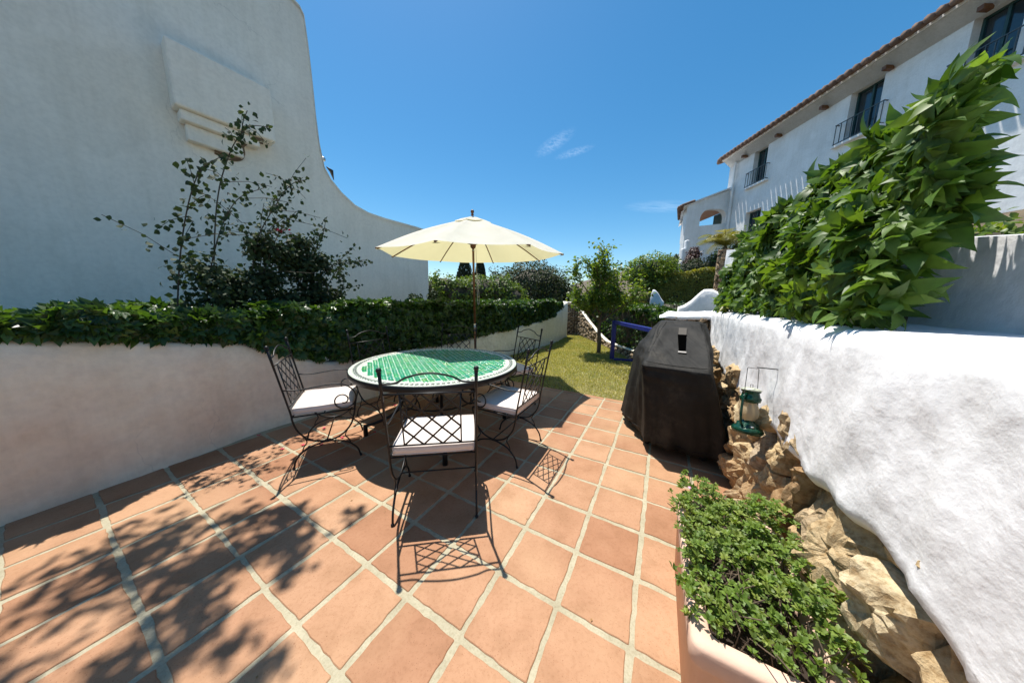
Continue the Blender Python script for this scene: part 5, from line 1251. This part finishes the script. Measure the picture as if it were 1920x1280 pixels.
# ================================================================== PLANTER
pc = Vector((.572, .678, 0)); pa = Vector((.473, .881, 0)).normalized(); pb = Vector((.881, -.473, 0)); PLn, PW, PHt = .76, .40, .425
pt_ = empty('planter', (pc.x, pc.y, 0), 0, 'long pinkish stone planter box at the lower right corner', 'planter')
def pl_(a, b2, z): p = pa*a+pb*b2; return (p.x, p.y, z)
def ringv(a0, a1, b0, b1, z, r=.03, n=4):
    out = []
    for (ca, cb, t0) in ((a1-r, b1-r, 0), (a0+r, b1-r, 90), (a0+r, b0+r, 180), (a1-r, b0+r, 270)):
        for k in range(n+1): t = radians(t0+90*k/n); out.append(pl_(ca+r*cos(t), cb+r*sin(t), z))
    return out
rings = [ringv(.02, PLn-.02, .02, PW-.02, 0), ringv(.005, PLn-.005, .005, PW-.005, .34), ringv(-.0, PLn, 0, PW, .345), ringv(-.006, PLn+.006, -.006, PW+.006, .36), ringv(-.006, PLn+.006, -.006, PW+.006, .412), ringv(0, PLn, 0, PW, PHt), ringv(.045, PLn-.045, .045, PW-.045, PHt), ringv(.052, PLn-.052, .052, PW-.052, .412), ringv(.055, PLn-.055, .055, PW-.055, .30)]
v = [p for r in rings for p in r]; n = len(rings[0]); f = [(k*n+i, k*n+(i+1) % n, (k+1)*n+(i+1) % n, (k+1)*n+i) for k in range(len(rings)-1) for i in range(n)]
f.append(tuple(range(n-1, -1, -1))); mk('trough', v, [q[::-1] for q in f], M['planter'], pt_, True)
mk('soil', ringv(.05, PLn-.05, .05, PW-.05, .36), [tuple(range(n))], M['soil'], pt_)
ps = empty('planter_shrub', (pc.x, pc.y, .36), 0, 'low small leaved green shrub with one pink flower growing in the planter', 'shrub')
def rosette(nl=7):
    bv, bf = T_mid(.30); V = []; F = []
    for k in range(nl):
        az_ = k*2.4; el_ = .25+.95*(k/nl); sc_ = 1-.35*(k/nl); n = len(V)
        for x, y, z in bv*sc_:
            yy = y*cos(el_)-z*sin(el_)+.06; zz = y*sin(el_)+z*cos(el_)+.25*(k/nl); V.append((x*cos(az_)+yy*sin(az_), -x*sin(az_)+yy*cos(az_), zz))
        F += [tuple(i+n for i in q) for q in bf]
    return np.array(V, float), F
TROS = rosette()
N = 1150; a = .05+RNG.random(N)*(PLn-.03); b2 = -.005+RNG.random(N)*(PW+.02); b2 -= .05*(RNG.random(N)**3)*np.array([1 if mn.noise(Vector((x*9, 0, 2))) > -.1 else 0 for x in a])
dep_ = RNG.random(N)**1.6
hN = .085+.085*np.array([mn.noise(Vector((x*7, y*7, 0))) for x, y in zip(a, b2)])+.05*np.array([mn.noise(Vector((x*17, y*17, 4))) for x, y in zip(a, b2)])
front_ = np.clip((a-.05)/.16, 0, 1)
z = .40+(hN+.03)*(1-.75*dep_)*(.35+.65*front_)
k = (RNG.random(N) < .25+.75*front_)
P = np.array([pl_(x, y, 0) for x, y in zip(a, b2)])+np.array([pc.x, pc.y, 0]); P[:, 2] = z; P = P[k]; n_k = len(P)
up_ = np.tile(np.array([-.08, -.05, 1.]), (n_k, 1))+RNG.normal(size=(n_k, 3))*.38; up_ /= np.linalg.norm(up_, axis=1)[:, None]
d_ = RNG.normal(size=(n_k, 3)); d_ -= up_*(d_*up_).sum(1)[:, None]; d_ /= np.linalg.norm(d_, axis=1)[:, None]
Rm = np.stack([np.cross(d_, up_), d_, up_], 2)
leaves(ps, TROS, TROS, P, Rm, RNG.uniform(.017, .027, n_k), M['box'], 290, pname='leaf_rosette')
m = MB()
for k in range(90):
    q = Vector(pl_(random.uniform(.06, PLn-.03), random.uniform(.06, PW-.05), 0)); m.tube([q, q+Vector((random.gauss(0, .02), random.gauss(0, .02), .08)), q+Vector((random.gauss(0, .04), random.gauss(0, .04), .14))], .002, 4)
for k in range(5):
    q = Vector(pl_(PLn-.04-random.random()*.05, .04+random.random()*.1, .12)); m.tube([q, q+Vector((random.gauss(0, .01), random.gauss(0, .01), .09))], .0015, 4)
m.build('stems', M['bark'], ps)
fc_ = Vector(pl_(PLn-.045, .055, .13))
for k in range(5):
    a_ = 2*pi*k/5; m = MB(); d_ = Vector((cos(a_), sin(a_), .35)); s_ = Vector((-sin(a_), cos(a_), 0)); m.add([fc_, fc_+d_*.012+s_*.009, fc_+d_*.022+s_*.004, fc_+d_*.022-s_*.004, fc_+d_*.012-s_*.009], [(0, 1, 2, 3, 4)]); m.build('petal', M['pink'], ps)

# ================================================================== LANTERN on the wall
lc = Vector((1.432, 1.534, .685)); ln_ = empty('lantern', lc, radians(20), 'dark green hurricane lantern hanging on the stone wall', 'lantern')
ln_.scale = (.64, .64, .78); ln_.rotation_euler = (radians(-6), radians(7), radians(20))
b = MB(); b.lathe([(.02, 0), (.105, .0), (.118, .012), (.12, .028), (.105, .045), (.085, .052), (.08, .075), (.05, .085), (.045, .10)], n=28); b.build('tank', M['lantern'], ln_, True)
b = MB(); b.lathe([(.045, .235), (.075, .245), (.082, .27), (.07, .285), (.062, .315), (.074, .32), (.07, .335)], n=24); b.build('chimney', M['lantern'], ln_, True)
b = MB(); b.lathe([(.01, .352), (.05, .348), (.078, .336), (.078, .330), (.01, .333)], n=24); b.build('cap', M['lantern_cap'], ln_, True)
mgl, nt, N_, L_, P_ = newmat('globe_glass'); P_.inputs['Base Color'].default_value = (.62, .52, .36, 1); P_.inputs['Transmission Weight'].default_value = .55; P_.inputs['Roughness'].default_value = .3; P_.inputs['IOR'].default_value = 1.2
b = MB(); b.lathe([(.046, .10), (.068, .125), (.075, .16), (.068, .20), (.05, .234)], n=24, cap=False); b.build('globe', mgl, ln_, True)
b = MB()
for s in (-1, 1):
    b.tube(spline([(s*.085, 0, .06), (s*.112, 0, .10), (s*.115, 0, .2), (s*.105, 0, .28), (s*.07, 0, .30)], 5), .010, 8)
b.build('side_tube', M['lantern'], ln_, True)
b = MB(); b.tube([(-.10, 0, .28), (-.09, 0, .50), (-.085, 0, .505), (.085, 0, .50), (.10, 0, .28)], .0028, 6); b.build('handle', M['wire'], ln_)
b = MB(); b.tube([(-.02, 0, .35), (-.02, 0, .375), (.02, 0, .375), (.02, 0, .35)], .002, 6); b.build('lift_loop', M['wire'], ln_)
b = MB(); b.tube([(.09, -.0, .06), (.12, 0, .07), (.13, 0, .075)], .006, 8); b.lathe([(.016, 0), (.02, .008), (.014, .016)], (-.05, -.06, .05), 12); b.build('filler_cap', M['metal'], ln_, True)
b = MB(); p = lc+Vector((.0, -.0, .405)); b.tube([p, p-VN*.16], .003, 6); tag(b.build('wall_hook', M['iron']), 'thin iron hook holding the green lantern', 'hook')

# ================================================================== BLUE FRAME
bf = empty('blue_frame', (2.52, 6.72, 0), 0, 'dark blue painted goal like frame standing on the lawn by the hedge', 'frame')
def bq(x, y, z): return (x-2.52, y-6.72, z)
b = MB(); b.box(bq(2.53, 6.68, .49), (.085, .085, .98)); b.build('post', M['blue'], bf, bevel=.004)
dx, dy = 2.56-2.53, 4.5-6.68
b = MB(); Lb = 2.1; b.box(bq(2.53+.02, 6.68-Lb/2-.045, .94), (.075, Lb, .08)); b.build('crossbar', M['blue'], bf, bevel=.004)
b = MB(); b.box(bq(2.55, 6.68-Lb-.13, .49), (.085, .085, .98)); b.build('post', M['blue'], bf, bevel=.004)
b = MB(); b.box(bq(3.0, 6.45, .03), (.95, .06, .05), radians(-14)); b.build('ground_bar', M['blue'], bf, bevel=.004)
b = MB(); b.tube([bq(2.5, 6.62, .05), bq(2.46, 6.50, .004), bq(2.55, 5.9, .006), bq(2.4, 4.9, .004)], .005, 5); b.build('ground_line', M['rubber'], bf)  # thin black line lying on the grass from the post

# ================================================================== SMALL LITTER
rs = random.Random(8)
for k in range(9):
    x, y = (-1.72+rs.gauss(0, .35), 2.75+rs.gauss(0, .3)) if k < 5 else (-2.2+rs.gauss(0, .25), 2.35+rs.gauss(0, .25))
    m = MB(); a_ = rs.random()*6; r_ = .022; m.add([(x+r_*cos(a_+t_)*(1 if i % 2 else .55), y+r_*sin(a_+t_)*(1 if i % 2 else .55), .006+.008*(i % 2)) for i, t_ in enumerate(np.linspace(0, 2*pi, 8, False))], [tuple(range(8))])
    tag(m.build('fallen_bract', M['red']), 'small red fallen bract on the tiles near the left chair', 'petal', 'red bracts fallen on the tiles')
for k in range(14):
    x, y = rs.uniform(-1.6, 1.0), rs.uniform(.8, 3.2)
    m = MB(); a_ = rs.random()*6; r_ = rs.uniform(.005, .011); m.add([(x+r_*cos(a_), y+r_*sin(a_), .003), (x+r_*.5*cos(a_+1.5), y+r_*.5*sin(a_+1.5), .006), (x-r_*cos(a_), y-r_*sin(a_), .003), (x-r_*.5*cos(a_+1.5), y-r_*.5*sin(a_+1.5), .004)], [(0, 1, 2, 3)])
    tag(m.build('fallen_leaf', M['dry']), 'tiny dry leaf scrap on the open terracotta tiles', 'leaf', 'dry leaf scraps on the tiles')
# ================================================================== CLOUD WISPS
mcl, nt, N_, L_, P_ = newmat('cirrus'); tc = N_.new('ShaderNodeTexCoord'); mp = N_.new('ShaderNodeMapping'); mp.inputs['Scale'].default_value = (1.2, 4.5, 1); flat = N_.new('ShaderNodeVectorMath'); flat.operation = 'MULTIPLY'; flat.inputs[1].default_value = (1, 1, 0); L_.new(tc.outputs['Generated'], flat.inputs[0]); L_.new(flat.outputs[0], mp.inputs['Vector'])
n1, r1 = noise_ramp(nt, mp.outputs[0], 3.2, 7, [(.38, (0, 0, 0)), (.7, (1, 1, 1))], .7)
gd = N_.new('ShaderNodeVectorMath'); gd.operation = 'DISTANCE'; gd.inputs[1].default_value = (.5, .5, 0); L_.new(flat.outputs[0], gd.inputs[0])
mr = N_.new('ShaderNodeMapRange'); mr.inputs[1].default_value = .5; mr.inputs[2].default_value = .08; L_.new(gd.outputs['Value'], mr.inputs[0])
mu = N_.new('ShaderNodeMath'); mu.operation = 'MULTIPLY'; L_.new(r1.outputs[0], mu.inputs[0]); L_.new(mr.outputs[0], mu.inputs[1]); mu2 = N_.new('ShaderNodeMath'); mu2.operation = 'MULTIPLY'; mu2.inputs[1].default_value = .12; L_.new(mu.outputs[0], mu2.inputs[0])
tpn = N_.new('ShaderNodeBsdfTransparent'); trn = N_.new('ShaderNodeBsdfTranslucent'); trn.inputs['Color'].default_value = (.95, .95, .95, 1); mx = N_.new('ShaderNodeMixShader'); L_.new(mu2.outputs[0], mx.inputs[0]); L_.new(tpn.outputs[0], mx.inputs[1]); L_.new(trn.outputs[0], mx.inputs[2]); L_.new(mx.outputs[0], N_['Material Output'].inputs['Surface'])
for px, py, w_, h_, a_, lb in ((1038, 270, 34, 60, .5, 'small faint wisp of cloud high over the umbrella'), (1076, 286, 26, 44, .9, 'tiny bright wisp of cloud right of its fainter neighbour'), (1240, 388, 120, 40, .1, 'long thin streak of cloud left of the hillside house')):
    d = (_f+_R*((px-960)/505.5)+_U*((640-py)/505.5)); p = Vector((0, 0, CH))+d*(900/d.z)
    k_ = p.length/505.5; o = mk('cloud', [(-w_*k_/2, -h_*k_/2*1.6, 0), (w_*k_/2, -h_*k_/2*1.6, 0), (w_*k_/2, h_*k_/2*1.6, 0), (-w_*k_/2, h_*k_/2*1.6, 0)], [(0, 1, 2, 3)], mcl); o.location = p; o.rotation_euler = (0, 0, a_)
    tag(o, lb, 'cloud')
print('objects', len(bpy.data.objects))
